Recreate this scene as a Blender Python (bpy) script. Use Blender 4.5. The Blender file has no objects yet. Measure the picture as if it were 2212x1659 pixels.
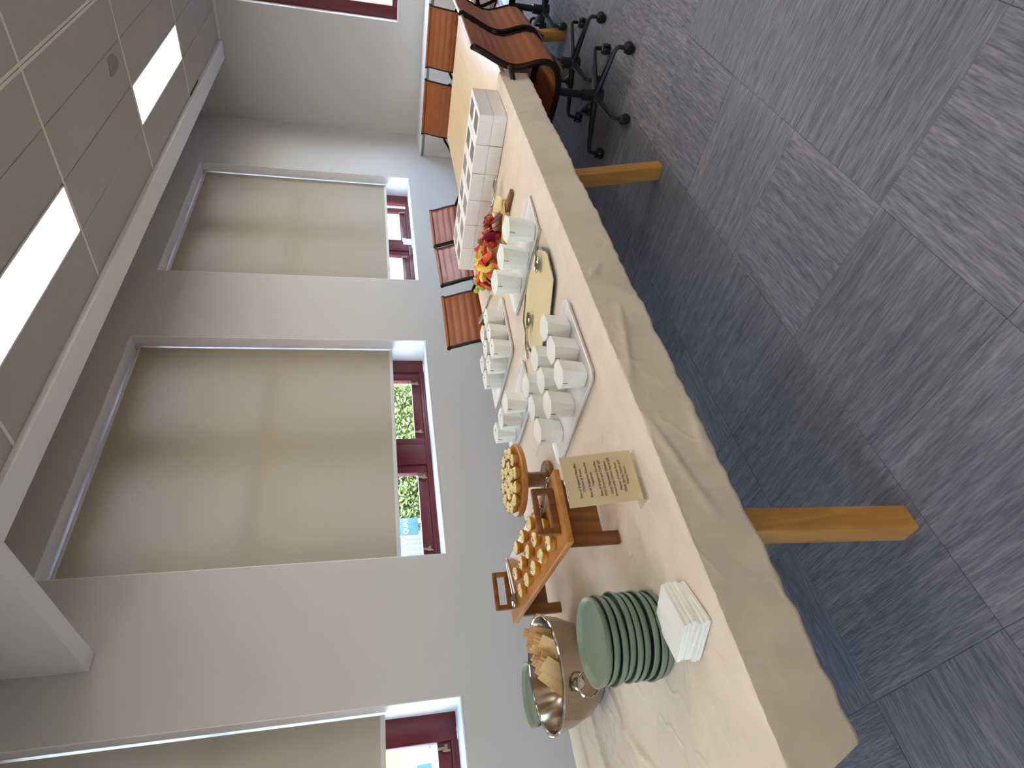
import bpy, bmesh, math, random
from mathutils import Vector, Matrix, noise
random.seed(7)
R = math.radians
PI = math.pi
scene = bpy.context.scene
C = scene.collection

# ---------------------------------------------------------------- camera (phone held sideways: the picture is turned a quarter)
CAM_H = 1.415
YAW, PITCH, ROLL, FPX = 0.7731, -0.2374, -0.0009, 1301.87
fw = Vector((math.sin(YAW)*math.cos(PITCH), math.cos(YAW)*math.cos(PITCH), math.sin(PITCH)))
rt = Vector((math.cos(YAW), -math.sin(YAW), 0)); up = rt.cross(fw)
r2 = math.cos(ROLL)*rt + math.sin(ROLL)*up
u2 = -math.sin(ROLL)*rt + math.cos(ROLL)*up
cd = bpy.data.cameras.new('camera'); cam = bpy.data.objects.new('camera', cd); C.objects.link(cam)
ax, ay, az = -u2, r2, -fw
cam.matrix_world = Matrix(((ax.x, ay.x, az.x, 0), (ax.y, ay.y, az.y, 0), (ax.z, ay.z, az.z, CAM_H), (0, 0, 0, 1)))
cd.sensor_fit = 'HORIZONTAL'; cd.sensor_width = 36.0; cd.lens = FPX/2212*36.0
cd.clip_start = 0.02; cd.clip_end = 300
scene.camera = cam

# ---------------------------------------------------------------- world, sun, exposure
w = bpy.data.worlds.new('sky'); scene.world = w; w.use_nodes = True
nt = w.node_tree; bg = nt.nodes['Background']
sky = nt.nodes.new('ShaderNodeTexSky'); sky.sky_type = 'NISHITA'; sky.sun_disc = False
sky.sun_elevation = R(48); sky.sun_rotation = R(200); sky.air_density = 1.0; sky.dust_density = 1.5
nt.links.new(sky.outputs[0], bg.inputs[0]); bg.inputs[1].default_value = 2.6
sl = bpy.data.lights.new('sun', 'SUN'); sl.energy = 1.6; sl.angle = R(1); sl.color = (1, .95, .88)
so = bpy.data.objects.new('sun', sl); C.objects.link(so); so.rotation_euler = (R(42), 0, R(-25))
vs = scene.view_settings
vs.view_transform = 'Standard'; vs.look = 'None'; vs.gamma = 1.0; vs.exposure = 0.92; vs.use_curve_mapping = False
scene.cycles.max_bounces = 5; scene.cycles.diffuse_bounces = 3; scene.cycles.glossy_bounces = 3; scene.cycles.transparent_max_bounces = 6
scene.cycles.sample_clamp_indirect = 4.0; scene.cycles.caustics_reflective = False; scene.cycles.caustics_refractive = False; scene.cycles.adaptive_threshold = .2; scene.cycles.adaptive_min_samples = 16
PANEL_LIGHT = 8.2        # emission of the ceiling light panels

# ---------------------------------------------------------------- materials
def lin(c):
    return tuple((v/12.92 if v <= .04045 else ((v+.055)/1.055)**2.4) for v in c)
def rgb(r, g, b): return lin((r/255, g/255, b/255))
def mat(name, col, rough=.6, metal=0., var=.06, scale=8., bump=0., bscale=60., stretch=None, spec=None, sheen=0.):
    m = bpy.data.materials.new(name); m.use_nodes = True
    n = m.node_tree.nodes; l = m.node_tree.links; b = n['Principled BSDF']
    b.inputs['Roughness'].default_value = rough; b.inputs['Metallic'].default_value = metal
    if spec is not None: b.inputs['Specular IOR Level'].default_value = spec
    if sheen: b.inputs['Sheen Weight'].default_value = sheen
    tc = n.new('ShaderNodeTexCoord'); src = tc.outputs['Object']
    if stretch:
        mp = n.new('ShaderNodeMapping'); mp.inputs['Scale'].default_value = stretch
        l.new(src, mp.inputs[0]); src = mp.outputs[0]
    nz = n.new('ShaderNodeTexNoise'); nz.inputs['Scale'].default_value = scale; nz.inputs['Detail'].default_value = 3
    l.new(src, nz.inputs['Vector'])
    cr = n.new('ShaderNodeValToRGB'); l.new(nz.outputs['Fac'], cr.inputs[0])
    cr.color_ramp.elements[0].position = .3; cr.color_ramp.elements[1].position = .7
    cr.color_ramp.elements[0].color = tuple(max(0, c*(1-var)) for c in col)+(1,)
    cr.color_ramp.elements[1].color = tuple(min(1, c*(1+var)) for c in col)+(1,)
    l.new(cr.outputs[0], b.inputs['Base Color'])
    if bump:
        n2 = n.new('ShaderNodeTexNoise'); n2.inputs['Scale'].default_value = bscale; n2.inputs['Detail'].default_value = 4
        l.new(src, n2.inputs['Vector'])
        bp = n.new('ShaderNodeBump'); bp.inputs['Strength'].default_value = bump; bp.inputs['Distance'].default_value = .01
        l.new(n2.outputs['Fac'], bp.inputs['Height']); l.new(bp.outputs[0], b.inputs['Normal'])
    m['base'] = 1
    return m
def wood(name, c1, c2, rough=.45, axis='X', scale=3.0):
    m = bpy.data.materials.new(name); m.use_nodes = True
    n = m.node_tree.nodes; l = m.node_tree.links; b = n['Principled BSDF']
    b.inputs['Roughness'].default_value = rough
    tc = n.new('ShaderNodeTexCoord'); mp = n.new('ShaderNodeMapping')
    s = {'X': (1, 14, 14), 'Y': (14, 1, 14), 'Z': (14, 14, 1)}[axis]
    mp.inputs['Scale'].default_value = s; l.new(tc.outputs['Object'], mp.inputs[0])
    nz = n.new('ShaderNodeTexNoise'); nz.inputs['Scale'].default_value = scale; nz.inputs['Detail'].default_value = 6
    nz.inputs['Distortion'].default_value = .6
    l.new(mp.outputs[0], nz.inputs['Vector'])
    cr = n.new('ShaderNodeValToRGB'); l.new(nz.outputs['Fac'], cr.inputs[0])
    cr.color_ramp.elements[0].position = .32; cr.color_ramp.elements[0].color = c1+(1,)
    cr.color_ramp.elements[1].position = .68; cr.color_ramp.elements[1].color = c2+(1,)
    l.new(cr.outputs[0], b.inputs['Base Color'])
    bp = n.new('ShaderNodeBump'); bp.inputs['Strength'].default_value = .12; bp.inputs['Distance'].default_value = .002
    l.new(nz.outputs['Fac'], bp.inputs['Height']); l.new(bp.outputs[0], b.inputs['Normal'])
    return m
def emit(name, col, s):
    m = bpy.data.materials.new(name); m.use_nodes = True; n = m.node_tree.nodes
    n.remove(n['Principled BSDF']); e = n.new('ShaderNodeEmission'); e.inputs[0].default_value = col+(1,); e.inputs[1].default_value = s
    m.node_tree.links.new(e.outputs[0], n['Material Output'].inputs[0]); return m
def glass(name, tint=(1, 1, 1), rough=0.0, mixf=.06):
    m = bpy.data.materials.new(name); m.use_nodes = True; n = m.node_tree.nodes; l = m.node_tree.links
    n.remove(n['Principled BSDF'])
    t = n.new('ShaderNodeBsdfTransparent'); t.inputs[0].default_value = tint+(1,)
    g = n.new('ShaderNodeBsdfGlossy'); g.inputs['Roughness'].default_value = rough
    lw = n.new('ShaderNodeLayerWeight'); lw.inputs[0].default_value = .5
    pw = n.new('ShaderNodeMath'); pw.operation = 'POWER'; pw.inputs[1].default_value = 5.0; l.new(lw.outputs['Facing'], pw.inputs[0])
    fr = n.new('ShaderNodeMath'); fr.operation = 'MULTIPLY_ADD'; fr.inputs[1].default_value = .6; fr.inputs[2].default_value = .03; l.new(pw.outputs[0], fr.inputs[0])
    mx = n.new('ShaderNodeMixShader'); l.new(fr.outputs[0], mx.inputs[0]); l.new(t.outputs[0], mx.inputs[1]); l.new(g.outputs[0], mx.inputs[2])
    l.new(mx.outputs[0], n['Material Output'].inputs[0]); return m

M = {}
M['wall'] = mat('wall_paint', rgb(206, 203, 199), .85, var=.012, scale=2.0, bump=.03, bscale=180)
M['reveal'] = mat('white_gloss_paint', rgb(236, 236, 236), .5, var=.01)
M['ceiling'] = mat('ceiling_plank_paint', rgb(178, 170, 162), .7, var=.02, scale=3)
M['tee'] = mat('ceiling_rail_paint', rgb(226, 222, 214), .5, var=.01)
M['shadow_gap'] = mat('dark_gap', rgb(40, 36, 34), .9)
M['stain'] = mat('ceiling_stain', rgb(150, 138, 126), .8, var=.15, scale=30)
M['light'] = emit('light_panel_glow', (1.0, .955, .90), PANEL_LIGHT)
M['white_metal'] = mat('white_metal', rgb(225, 224, 222), .4)
M['maroon'] = mat('maroon_gloss_paint', rgb(96, 26, 30), .38, var=.08, scale=6)
M['brass'] = mat('dull_brass_latch', rgb(168, 140, 116), .45, metal=.6)
M['glass'] = glass('window_glass')
M['cabinet'] = mat('cabinet_laminate', rgb(214, 212, 208), .5, var=.01)
M['aluminium'] = mat('brushed_aluminium', rgb(150, 150, 150), .4, metal=.8)
M['maple'] = wood('maple_table_top', rgb(232, 200, 146), rgb(243, 215, 166), .35, 'X', 2.0)
M['maple_leg'] = wood('oak_leg', rgb(186, 128, 58), rgb(208, 150, 78), .4, 'Z', 2.5)
M['cloth'] = None
M['leather'] = mat('tan_leather', rgb(152, 80, 28), .42, var=.07, scale=9, bump=.05, bscale=240)
M['bronze'] = mat('dark_bronze_frame', rgb(40, 28, 24), .3, metal=.55, var=.03)
M['black'] = mat('black_plastic', rgb(20, 20, 24), .35, var=.05)
M['plate'] = mat('sage_stoneware', rgb(121, 134, 114), .38, var=.03, scale=20)
M['paper'] = mat('white_paper', rgb(240, 236, 226), .85, var=.015, scale=14)
M['napkin'] = mat('napkin_tissue', rgb(238, 236, 224), .9, var=.02, scale=30, bump=.15, bscale=500)
M['carton'] = mat('white_carton', rgb(238, 238, 228), .6, var=.012, scale=12)
M['carton_in'] = mat('carton_slot', rgb(120, 110, 90), .8)
M['cake_box'] = mat('white_cardboard', rgb(236, 230, 226), .7, var=.015, scale=10)
M['box_window'] = mat('cellophane_window', rgb(128, 124, 122), .15, var=.05)
M['tray'] = mat('white_melamine_tray', rgb(240, 239, 238), .25, var=.008)
M['steel'] = mat('polished_steel', rgb(200, 196, 190), .12, metal=1., var=.03, scale=4)
M['hammered'] = mat('satin_steel', rgb(166, 152, 134), .16, metal=1., var=.05, scale=5)
M['gold'] = mat('pale_gold_lining', rgb(232, 212, 164), .35, metal=.0, var=.02, scale=4)
M['acacia'] = wood('acacia_wood', rgb(112, 64, 24), rgb(150, 94, 42), .4, 'Y', 2.6)
M['acacia_x'] = wood('acacia_end_panel', rgb(104, 58, 20), rgb(146, 90, 38), .4, 'Z', 2.6)
M['acacia_top'] = wood('acacia_board_top', rgb(170, 108, 50), rgb(196, 134, 70), .32, 'Y', 2.6)
M['board'] = wood('light_serving_board', rgb(190, 150, 92), rgb(214, 176, 118), .45, 'Y', 2.6)
M['bamboo'] = wood('kraft_sleeve', rgb(214, 174, 112), rgb(232, 196, 138), .7, 'Z', 2.0)
M['birch'] = wood('birch_cutlery', rgb(188, 132, 76), rgb(212, 160, 104), .6, 'Z', 3.0)
M['pastry'] = mat('golden_pastry', rgb(206, 150, 62), .55, var=.16, scale=40, bump=.2, bscale=120)
M['filling'] = mat('cream_cheese_filling', rgb(246, 224, 164), .5, var=.1, scale=60, bump=.3, bscale=160)
M['herb'] = mat('dark_herb', rgb(70, 56, 30), .7, var=.3, scale=80)
M['sign_paper'] = mat('cream_menu_paper', rgb(250, 224, 178), .75, var=.015, scale=6)
M['ink'] = mat('black_ink', rgb(30, 26, 20), .8)
M['acrylic'] = glass('clear_acrylic', (.97, .97, .95))
def special(name, col, rough, extra):
    m = mat(name, col, rough); extra(m, m.node_tree.nodes, m.node_tree.links, m.node_tree.nodes['Principled BSDF']); return m
def _cloth(m, n, l, b):
    b.inputs['Sheen Weight'].default_value = .25
    tc = n.new('ShaderNodeTexCoord')
    def wv(sc, d):
        mp = n.new('ShaderNodeMapping'); mp.inputs['Scale'].default_value = sc; l.new(tc.outputs['Object'], mp.inputs[0])
        x = n.new('ShaderNodeTexNoise'); x.inputs['Scale'].default_value = d; x.inputs['Detail'].default_value = 2; l.new(mp.outputs[0], x.inputs['Vector']); return x
    a, c2 = wv((500, 60, 60), 1.0), wv((60, 500, 60), 1.0)
    mx = n.new('ShaderNodeMath'); mx.operation = 'ADD'; l.new(a.outputs['Fac'], mx.inputs[0]); l.new(c2.outputs['Fac'], mx.inputs[1])
    big = wv((1, 1, 1), 6.0); big.inputs['Detail'].default_value = 3; big.inputs['Distortion'].default_value = .2
    rg = wv((1, 1.6, 1), 4.5); rg.inputs['Detail'].default_value = 2
    sb = n.new('ShaderNodeMath'); sb.operation = 'SUBTRACT'; sb.inputs[1].default_value = .5; l.new(rg.outputs['Fac'], sb.inputs[0])
    ab = n.new('ShaderNodeMath'); ab.operation = 'ABSOLUTE'; l.new(sb.outputs[0], ab.inputs[0])
    rr_ = n.new('ShaderNodeMapRange'); rr_.inputs[1].default_value = 0; rr_.inputs[2].default_value = .035; rr_.inputs[3].default_value = 1; rr_.inputs[4].default_value = 0; rr_.interpolation_type = 'SMOOTHSTEP'; l.new(ab.outputs[0], rr_.inputs[0])
    b0 = n.new('ShaderNodeBump'); b0.inputs['Strength'].default_value = .22; b0.inputs['Distance'].default_value = .006; l.new(rr_.outputs[0], b0.inputs['Height'])
    b1 = n.new('ShaderNodeBump'); l.new(b0.outputs[0], b1.inputs['Normal']); b1.inputs['Strength'].default_value = .2; b1.inputs['Distance'].default_value = .03; l.new(big.outputs['Fac'], b1.inputs['Height'])
    b2 = n.new('ShaderNodeBump'); b2.inputs['Strength'].default_value = .12; b2.inputs['Distance'].default_value = .001
    l.new(mx.outputs[0], b2.inputs['Height']); l.new(b1.outputs[0], b2.inputs['Normal']); l.new(b2.outputs[0], b.inputs['Normal'])
M['cloth'] = special('natural_linen', rgb(224, 207, 183), .92, _cloth)
def make_blind():
    m = bpy.data.materials.new('roller_blind_fabric'); m.use_nodes = True; n = m.node_tree.nodes; l = m.node_tree.links
    n.remove(n['Principled BSDF'])
    d = n.new('ShaderNodeBsdfDiffuse'); t = n.new('ShaderNodeBsdfTranslucent'); mx = n.new('ShaderNodeMixShader')
    tc = n.new('ShaderNodeTexCoord'); mp = n.new('ShaderNodeMapping'); mp.inputs['Scale'].default_value = (1, 1, 40)
    nz = n.new('ShaderNodeTexNoise'); nz.inputs['Scale'].default_value = 14
    l.new(tc.outputs['Object'], mp.inputs[0]); l.new(mp.outputs[0], nz.inputs['Vector'])
    cr = n.new('ShaderNodeValToRGB'); a = rgb(172, 162, 144); c = rgb(179, 169, 151)
    cr.color_ramp.elements[0].color = a+(1,); cr.color_ramp.elements[1].color = c+(1,)
    l.new(nz.outputs['Fac'], cr.inputs[0]); l.new(cr.outputs[0], d.inputs[0]); l.new(cr.outputs[0], t.inputs[0])
    mx.inputs[0].default_value = .055
    l.new(d.outputs[0], mx.inputs[1]); l.new(t.outputs[0], mx.inputs[2]); l.new(mx.outputs[0], n['Material Output'].inputs[0]); return m
M['blind'] = make_blind()
def make_carpet():
    m = bpy.data.materials.new('carpet_tile_pile'); m.use_nodes = True; n = m.node_tree.nodes; l = m.node_tree.links; b = n['Principled BSDF']
    b.inputs['Roughness'].default_value = 1.0; b.inputs['Specular IOR Level'].default_value = .1
    tc = n.new('ShaderNodeTexCoord'); oi = n.new('ShaderNodeObjectInfo')
    ad = n.new('ShaderNodeVectorMath'); ad.operation = 'ADD'; l.new(tc.outputs['Object'], ad.inputs[0])
    sc = n.new('ShaderNodeMath'); sc.operation = 'MULTIPLY'; sc.inputs[1].default_value = 37.0; l.new(oi.outputs['Random'], sc.inputs[0])
    l.new(sc.outputs[0], ad.inputs[1])
    def nz(s, scale, det=2):
        mp = n.new('ShaderNodeMapping'); mp.inputs['Scale'].default_value = s; l.new(ad.outputs[0], mp.inputs[0])
        x = n.new('ShaderNodeTexNoise'); x.inputs['Scale'].default_value = scale; x.inputs['Detail'].default_value = det; l.new(mp.outputs[0], x.inputs['Vector']); return x
    a = nz((2.4, 40, 1), 1.2, 2); c = nz((18, 190, 1), 1.0, 1)
    mx = n.new('ShaderNodeMix'); mx.data_type = 'RGBA'; mx.inputs[6].default_value = rgb(104, 106, 113)+(1,); mx.inputs[7].default_value = rgb(138, 135, 138)+(1,)
    r1 = n.new('ShaderNodeMapRange'); r1.inputs[1].default_value = .2; r1.inputs[2].default_value = .8; l.new(a.outputs['Fac'], r1.inputs[0])
    l.new(r1.outputs[0], mx.inputs[0])
    m2 = n.new('ShaderNodeMix'); m2.data_type = 'RGBA'; m2.blend_type = 'MULTIPLY'; m2.inputs[0].default_value = .7
    r2_ = n.new('ShaderNodeMapRange'); r2_.inputs[1].default_value = .3; r2_.inputs[2].default_value = .7; r2_.inputs[3].default_value = .56; r2_.inputs[4].default_value = 1.22
    l.new(c.outputs['Fac'], r2_.inputs[0]); l.new(mx.outputs[2], m2.inputs[6])
    cmb = n.new('ShaderNodeCombineColor')
    for i in range(3): l.new(r2_.outputs[0], cmb.inputs[i])
    l.new(cmb.outputs[0], m2.inputs[7])
    tv = n.new('ShaderNodeMapRange'); tv.inputs[3].default_value = .90; tv.inputs[4].default_value = 1.10; l.new(oi.outputs['Random'], tv.inputs[0])
    hs = n.new('ShaderNodeHueSaturation'); l.new(tv.outputs[0], hs.inputs['Value']); l.new(m2.outputs[2], hs.inputs['Color']); l.new(hs.outputs[0], b.inputs['Base Color'])
    bp = n.new('ShaderNodeBump'); bp.inputs['Strength'].default_value = .8; bp.inputs['Distance'].default_value = .004
    l.new(c.outputs['Fac'], bp.inputs['Height']); l.new(bp.outputs[0], b.inputs['Normal'])
    return m
M['carpet'] = make_carpet()

# ---------------------------------------------------------------- mesh helpers
def finish(bm, name, m, parent=None, smooth=35, loc=None, rot=None):
    bmesh.ops.recalc_face_normals(bm, faces=bm.faces[:])
    me = bpy.data.meshes.new(name); bm.to_mesh(me); bm.free()
    if m is not None:
        for x in (m if isinstance(m, (list, tuple)) else [m]): me.materials.append(x)
    if smooth:
        me.shade_smooth(); me.set_sharp_from_angle(angle=R(smooth))
    return link(name, me, parent, loc, rot)
def link(name, me, parent=None, loc=None, rot=None):
    o = bpy.data.objects.new(name, me); C.objects.link(o)
    if parent: o.parent = parent
    if loc is not None: o.location = loc
    if rot is not None: o.rotation_euler = rot
    return o
def tag(o, label=None, cat=None, group=None, kind=None):
    if label: o['label'] = label
    if cat: o['category'] = cat
    if group: o['group'] = group
    if kind: o['kind'] = kind
    return o
def thing(name, label, cat, loc=(0, 0, 0), rz=0, group=None):
    o = bpy.data.objects.new(name, None); C.objects.link(o); o.empty_display_size = .05
    o.location = loc; o.rotation_euler = (0, 0, rz); return tag(o, label, cat, group)
def copy_tree(o, parent=None):
    c = o.copy(); C.objects.link(c); c.parent = parent
    for ch in o.children:
        copy_tree(ch, c)
    return c
def bx(bm, x0, x1, y0, y1, z0, z1, bev=0, mi=0, mtx=None, seg=1):
    vs_ = [bm.verts.new(p) for p in ((x0, y0, z0), (x1, y0, z0), (x1, y1, z0), (x0, y1, z0), (x0, y0, z1), (x1, y0, z1), (x1, y1, z1), (x0, y1, z1))]
    fs = [bm.faces.new([vs_[i] for i in f]) for f in ((3, 2, 1, 0), (4, 5, 6, 7), (0, 1, 5, 4), (1, 2, 6, 5), (2, 3, 7, 6), (3, 0, 4, 7))]
    for f in fs: f.material_index = mi
    if mtx is not None: bmesh.ops.transform(bm, matrix=mtx, verts=vs_)
    if bev:
        es = list({e for f in fs for e in f.edges})
        bmesh.ops.bevel(bm, geom=es, offset=bev, segments=seg, profile=.5, affect='EDGES')
def box(name, x0, x1, y0, y1, z0, z1, m, parent=None, bev=0, **k):
    bm = bmesh.new(); bx(bm, x0, x1, y0, y1, z0, z1, bev, seg=2 if bev else 1); return finish(bm, name, m, parent, **k)
def prism(bm, pts, z0, z1, bev=0, mi=0, mtx=None):
    a = [bm.verts.new((p[0], p[1], z0)) for p in pts]; b = [bm.verts.new((p[0], p[1], z1)) for p in pts]
    n = len(pts); fs = [bm.faces.new(a[::-1]), bm.faces.new(b)]
    for i in range(n): fs.append(bm.faces.new((a[i], a[(i+1) % n], b[(i+1) % n], b[i])))
    for f in fs: f.material_index = mi
    if mtx is not None: bmesh.ops.transform(bm, matrix=mtx, verts=a+b)
    if bev:
        es = list({e for f in fs[:2] for e in f.edges}); bmesh.ops.bevel(bm, geom=es, offset=bev, segments=2, profile=.5, affect='EDGES')
def frame_of(t):
    t = t.normalized(); h = Vector((0, 0, 1)) if abs(t.z) < .9 else Vector((1, 0, 0))
    a = t.cross(h).normalized(); return a, a.cross(t)
def tube(bm, pts, r, n=8, ry=None, caps=True, mi=0, upv=None):
    pts = [Vector(p) for p in pts]; rings = []
    rs = r if isinstance(r, (list, tuple)) else [r]*len(pts)
    for i, p in enumerate(pts):
        t = (pts[min(i+1, len(pts)-1)]-pts[max(i-1, 0)])
        if upv is not None:
            tt = t.normalized(); a = tt.cross(Vector(upv)).normalized(); b = a.cross(tt)
        else:
            a, b = frame_of(t)
            if rings and a.dot(pa) < 0 and abs(a.dot(pa)) > .5: a, b = -a, -b
        pa = a
        q = rs[i]; k = q if ry is None else ry
        rings.append([bm.verts.new(p + a*math.cos(2*PI*j/n)*q + b*math.sin(2*PI*j/n)*k) for j in range(n)])
    for i in range(len(rings)-1):
        for j in range(n):
            f = bm.faces.new((rings[i][j], rings[i][(j+1) % n], rings[i+1][(j+1) % n], rings[i+1][j])); f.material_index = mi
    if caps:
        for q in (rings[0][::-1], rings[-1]):
            f = bm.faces.new(q); f.material_index = mi
def lathe(bm, prof, n=32, mi=0, mtx=None, sx=1., sy=1., close=False):
    rings = []; allv = []
    for r, z in prof:
        if r < 1e-6: v = [bm.verts.new((0, 0, z))]
        else: v = [bm.verts.new((r*math.cos(2*PI*j/n)*sx, r*math.sin(2*PI*j/n)*sy, z)) for j in range(n)]
        rings.append(v); allv += v
    prs = list(zip(rings, rings[1:]))
    if close: prs.append((rings[-1], rings[0]))
    for a, b in prs:
        for j in range(n):
            q = [a[j % len(a)], a[(j+1) % len(a)], b[(j+1) % len(b)], b[j % len(b)]]
            u = []
            for v in q:
                if v not in u: u.append(v)
            if len(u) > 2:
                f = bm.faces.new(u); f.material_index = mi
    if mtx is not None: bmesh.ops.transform(bm, matrix=mtx, verts=allv)
def sm(pts, k=4):
    P = [Vector(p) for p in pts]; out = []
    for i in range(len(P)-1):
        a, b, c, d = P[max(i-1, 0)], P[i], P[i+1], P[min(i+2, len(P)-1)]
        for j in range(k):
            t = j/k; out.append(.5*((2*b)+(-a+c)*t+(2*a-5*b+4*c-d)*t*t+(-a+3*b-3*c+d)*t**3))
    out.append(P[-1]); return out
def rrect(w_, h_, r, k=5):
    o = []
    for cx, cy, a0 in ((w_/2-r, h_/2-r, 0), (-w_/2+r, h_/2-r, 90), (-w_/2+r, -h_/2+r, 180), (w_/2-r, -h_/2+r, 270)):
        for i in range(k+1):
            a = R(a0+90*i/k); o.append((cx+r*math.cos(a), cy+r*math.sin(a)))
    return o
def loft(bm, loops, mi=0, cap0=True, cap1=True):
    rings = [[bm.verts.new(p) for p in lp] for lp in loops]; n = len(rings[0])
    for a, b in zip(rings, rings[1:]):
        for j in range(n):
            f = bm.faces.new((a[j], a[(j+1) % n], b[(j+1) % n], b[j])); f.material_index = mi
    if cap0: bm.faces.new(rings[0][::-1]).material_index = mi
    if cap1: bm.faces.new(rings[-1]).material_index = mi
def text_mesh(name, s, size, m, parent, mtx, align='CENTER', extrude=.0004):
    cu = bpy.data.curves.new(name, 'FONT'); cu.body = s; cu.size = size; cu.align_x = align; cu.align_y = 'CENTER'; cu.extrude = extrude; cu.resolution_u = 3
    t = bpy.data.objects.new('tmp_text', cu); C.objects.link(t)
    dg = bpy.context.evaluated_depsgraph_get(); me = bpy.data.meshes.new_from_object(t.evaluated_get(dg))
    bpy.data.objects.remove(t); me.materials.clear(); me.materials.append(m)
    o = link(name, me, parent); o.matrix_local = mtx; return o
ORD = ['first', 'second', 'third', 'fourth', 'fifth', 'sixth', 'seventh', 'eighth', 'ninth', 'tenth', 'eleventh', 'twelfth', 'thirteenth', 'fourteenth']
# ================================================================ the room
W = 3.736; XE = 8.625; XN = -3.0; YB = -3.2; ZC = 3.165; ZH = 3.56
WT = .30                                # wall thickness
FY = W + .255                           # plane of the window frames
SILL, HEAD = .88, 3.32
WIN = [(-1.06, 1.126), (2.03, 4.21), (5.14, 7.32)]
def struct(name, bm, m, **k):
    return tag(finish(bm, name, m, **k), kind='structure')
# floor slab with carpet tiles
bm = bmesh.new(); bx(bm, XN, XE, YB, W, -.2, -.006); floor = struct('floor', bm, M['carpet'], smooth=0)
bm = bmesh.new(); bx(bm, -.2496, .2496, -.2496, .2496, -.007, 0, bev=.0008); tile0 = finish(bm, 'carpet_tile', M['carpet'], floor, smooth=0)
tile_me = tile0.data; first = True
for i in range(-3, 18):
    for j in range(-5, 6):
        x = .35+.25+.5*i; y = .66+.25+.5*j
        if x > XE-.2 or y > W-.2 or (x < -.7 and y < -.2): continue
        rz = R(90)*((i+j+(1 if random.random() < .3 else 0)) % 2)
        if first: t = tile0; first = False
        else: t = link('carpet_tile', tile_me, floor)
        t.location = (x, y, random.uniform(-.0006, .0006)); t.rotation_euler = (0, 0, rz)
# window wall
bm = bmesh.new()
bx(bm, XN, XE+.3, W, W+WT, -.2, SILL); bx(bm, XN, XE+.3, W, W+WT, HEAD, ZH+.3)
xs = [XN]+[v for p in WIN for v in p]+[XE+.3]
for a, b in zip(xs[::2], xs[1::2]): bx(bm, a, b, W, W+WT, SILL, HEAD)
wall_w = struct('wall_windows', bm, M['wall'], smooth=0)
# end wall with its own window
EW = (.55, 2.338, 1.02, 3.0)
bm = bmesh.new(); y0, y1, z0, z1 = EW
bx(bm, XE, XE+.3, YB, W, -.2, z0); bx(bm, XE, XE+.3, YB, W, z1, ZH+.3); bx(bm, XE, XE+.3, y1, W, z0, z1); bx(bm, XE, XE+.3, YB, y0, z0, z1)
struct('wall_end', bm, M['wall'], smooth=0)
bm = bmesh.new(); bx(bm, XN, XE+.3, YB-.2, YB, -.2, ZH+.3); struct('wall_back', bm, M['wall'], smooth=0)
NW = (.55, 1.75, .9, 2.2)  # opening for an unseen window, added to let fill daylight under the table
bm = bmesh.new(); bx(bm, XN-.2, XN, YB, W, -.2, NW[2]); bx(bm, XN-.2, XN, YB, W, NW[3], ZH+.3); bx(bm, XN-.2, XN, YB, NW[0], NW[2], NW[3]); bx(bm, XN-.2, XN, NW[1], W, NW[2], NW[3]); struct('wall_near', bm, M['wall'], smooth=0)
root = bpy.data.objects.new('window_5', None); C.objects.link(root); root.location = (XN-.1, 1.1, NW[2]); tag(root, kind='structure')
for a in ((NW[0], NW[0]+.1, NW[2], NW[3]), (NW[1]-.1, NW[1], NW[2], NW[3]), (1.05, 1.15, NW[2], NW[3]), (NW[0], NW[1], NW[2], NW[2]+.1), (NW[0], NW[1], NW[3]-.1, NW[3])):
    box('frame_bar', -.03, .04, a[0]-1.1, a[1]-1.1, a[2]-NW[2], a[3]-NW[2], M['maroon'], root)
for a in ((NW[0]+.1, 1.05), (1.15, NW[1]-.1)): box('pane', 0, .004, a[0]-1.1, a[1]-1.1, .1, NW[3]-NW[2]-.1, M['glass'], root)
# upper slab, dropped beam, suspended ceiling
bm = bmesh.new(); bx(bm, XN-.2, XE+.3, YB-.2, W+WT, ZH, ZH+.3); struct('ceiling_slab', bm, M['wall'], smooth=0)
bm = bmesh.new(); bx(bm, 1.475, 1.575, YB, W, 2.872, ZH, bev=.004); struct('beam', bm, M['reveal'], smooth=0)
EDGE0, EDGE1 = 2.79, 3.0
bm = bmesh.new(); bx(bm, 1.575, XE, YB, EDGE0, ZC+.03, ZC+.05); ceil = struct('ceiling', bm, M['ceiling'], smooth=0)
bays = [(1.575, 2.285), (2.285, 3.73), (3.73, 5.255), (5.255, 6.82), (6.82, XE)]
rows = [EDGE0]
y = 2.43
ylist = [2.43, 2.105, 1.78, 1.455]
edges = [EDGE0]+ylist
while edges[-1] > YB+.34: edges.append(edges[-1]-.3325)
edges.append(YB)
LIGHT_ROWS = (1, 6, 11, 16); LIGHT_BAYS = (1, 3)  # only the row by the windows shows; the others are added for fill
meshes = {}
lightspots = []
for bi, (xa, xb) in enumerate(bays):
    for ri, (yb_, ya_) in enumerate(zip(edges, edges[1:])):
        if ri in LIGHT_ROWS and bi in LIGHT_BAYS:
            lightspots.append((xa, xb, ya_, yb_)); continue
        key = (round(xb-xa, 3), round(yb_-ya_, 3))
        if key not in meshes:
            bm = bmesh.new(); bx(bm, -(xb-xa)/2+.004, (xb-xa)/2-.004, -(yb_-ya_)/2+.0015, (yb_-ya_)/2-.0015, 0, .03, bev=.0025)
            o = finish(bm, 'ceiling_plank', M['ceiling'], ceil, smooth=0); meshes[key] = o.data
        else: o = link('ceiling_plank', meshes[key], ceil)
        o.location = ((xa+xb)/2, (ya_+yb_)/2, ZC+random.uniform(-.001, .001))
for xv in (2.285, 3.73, 5.255, 6.82):
    box('ceiling_rail', xv-.012, xv+.012, YB, EDGE0, ZC-.003, ZC+.03, M['tee'], ceil)
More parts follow.
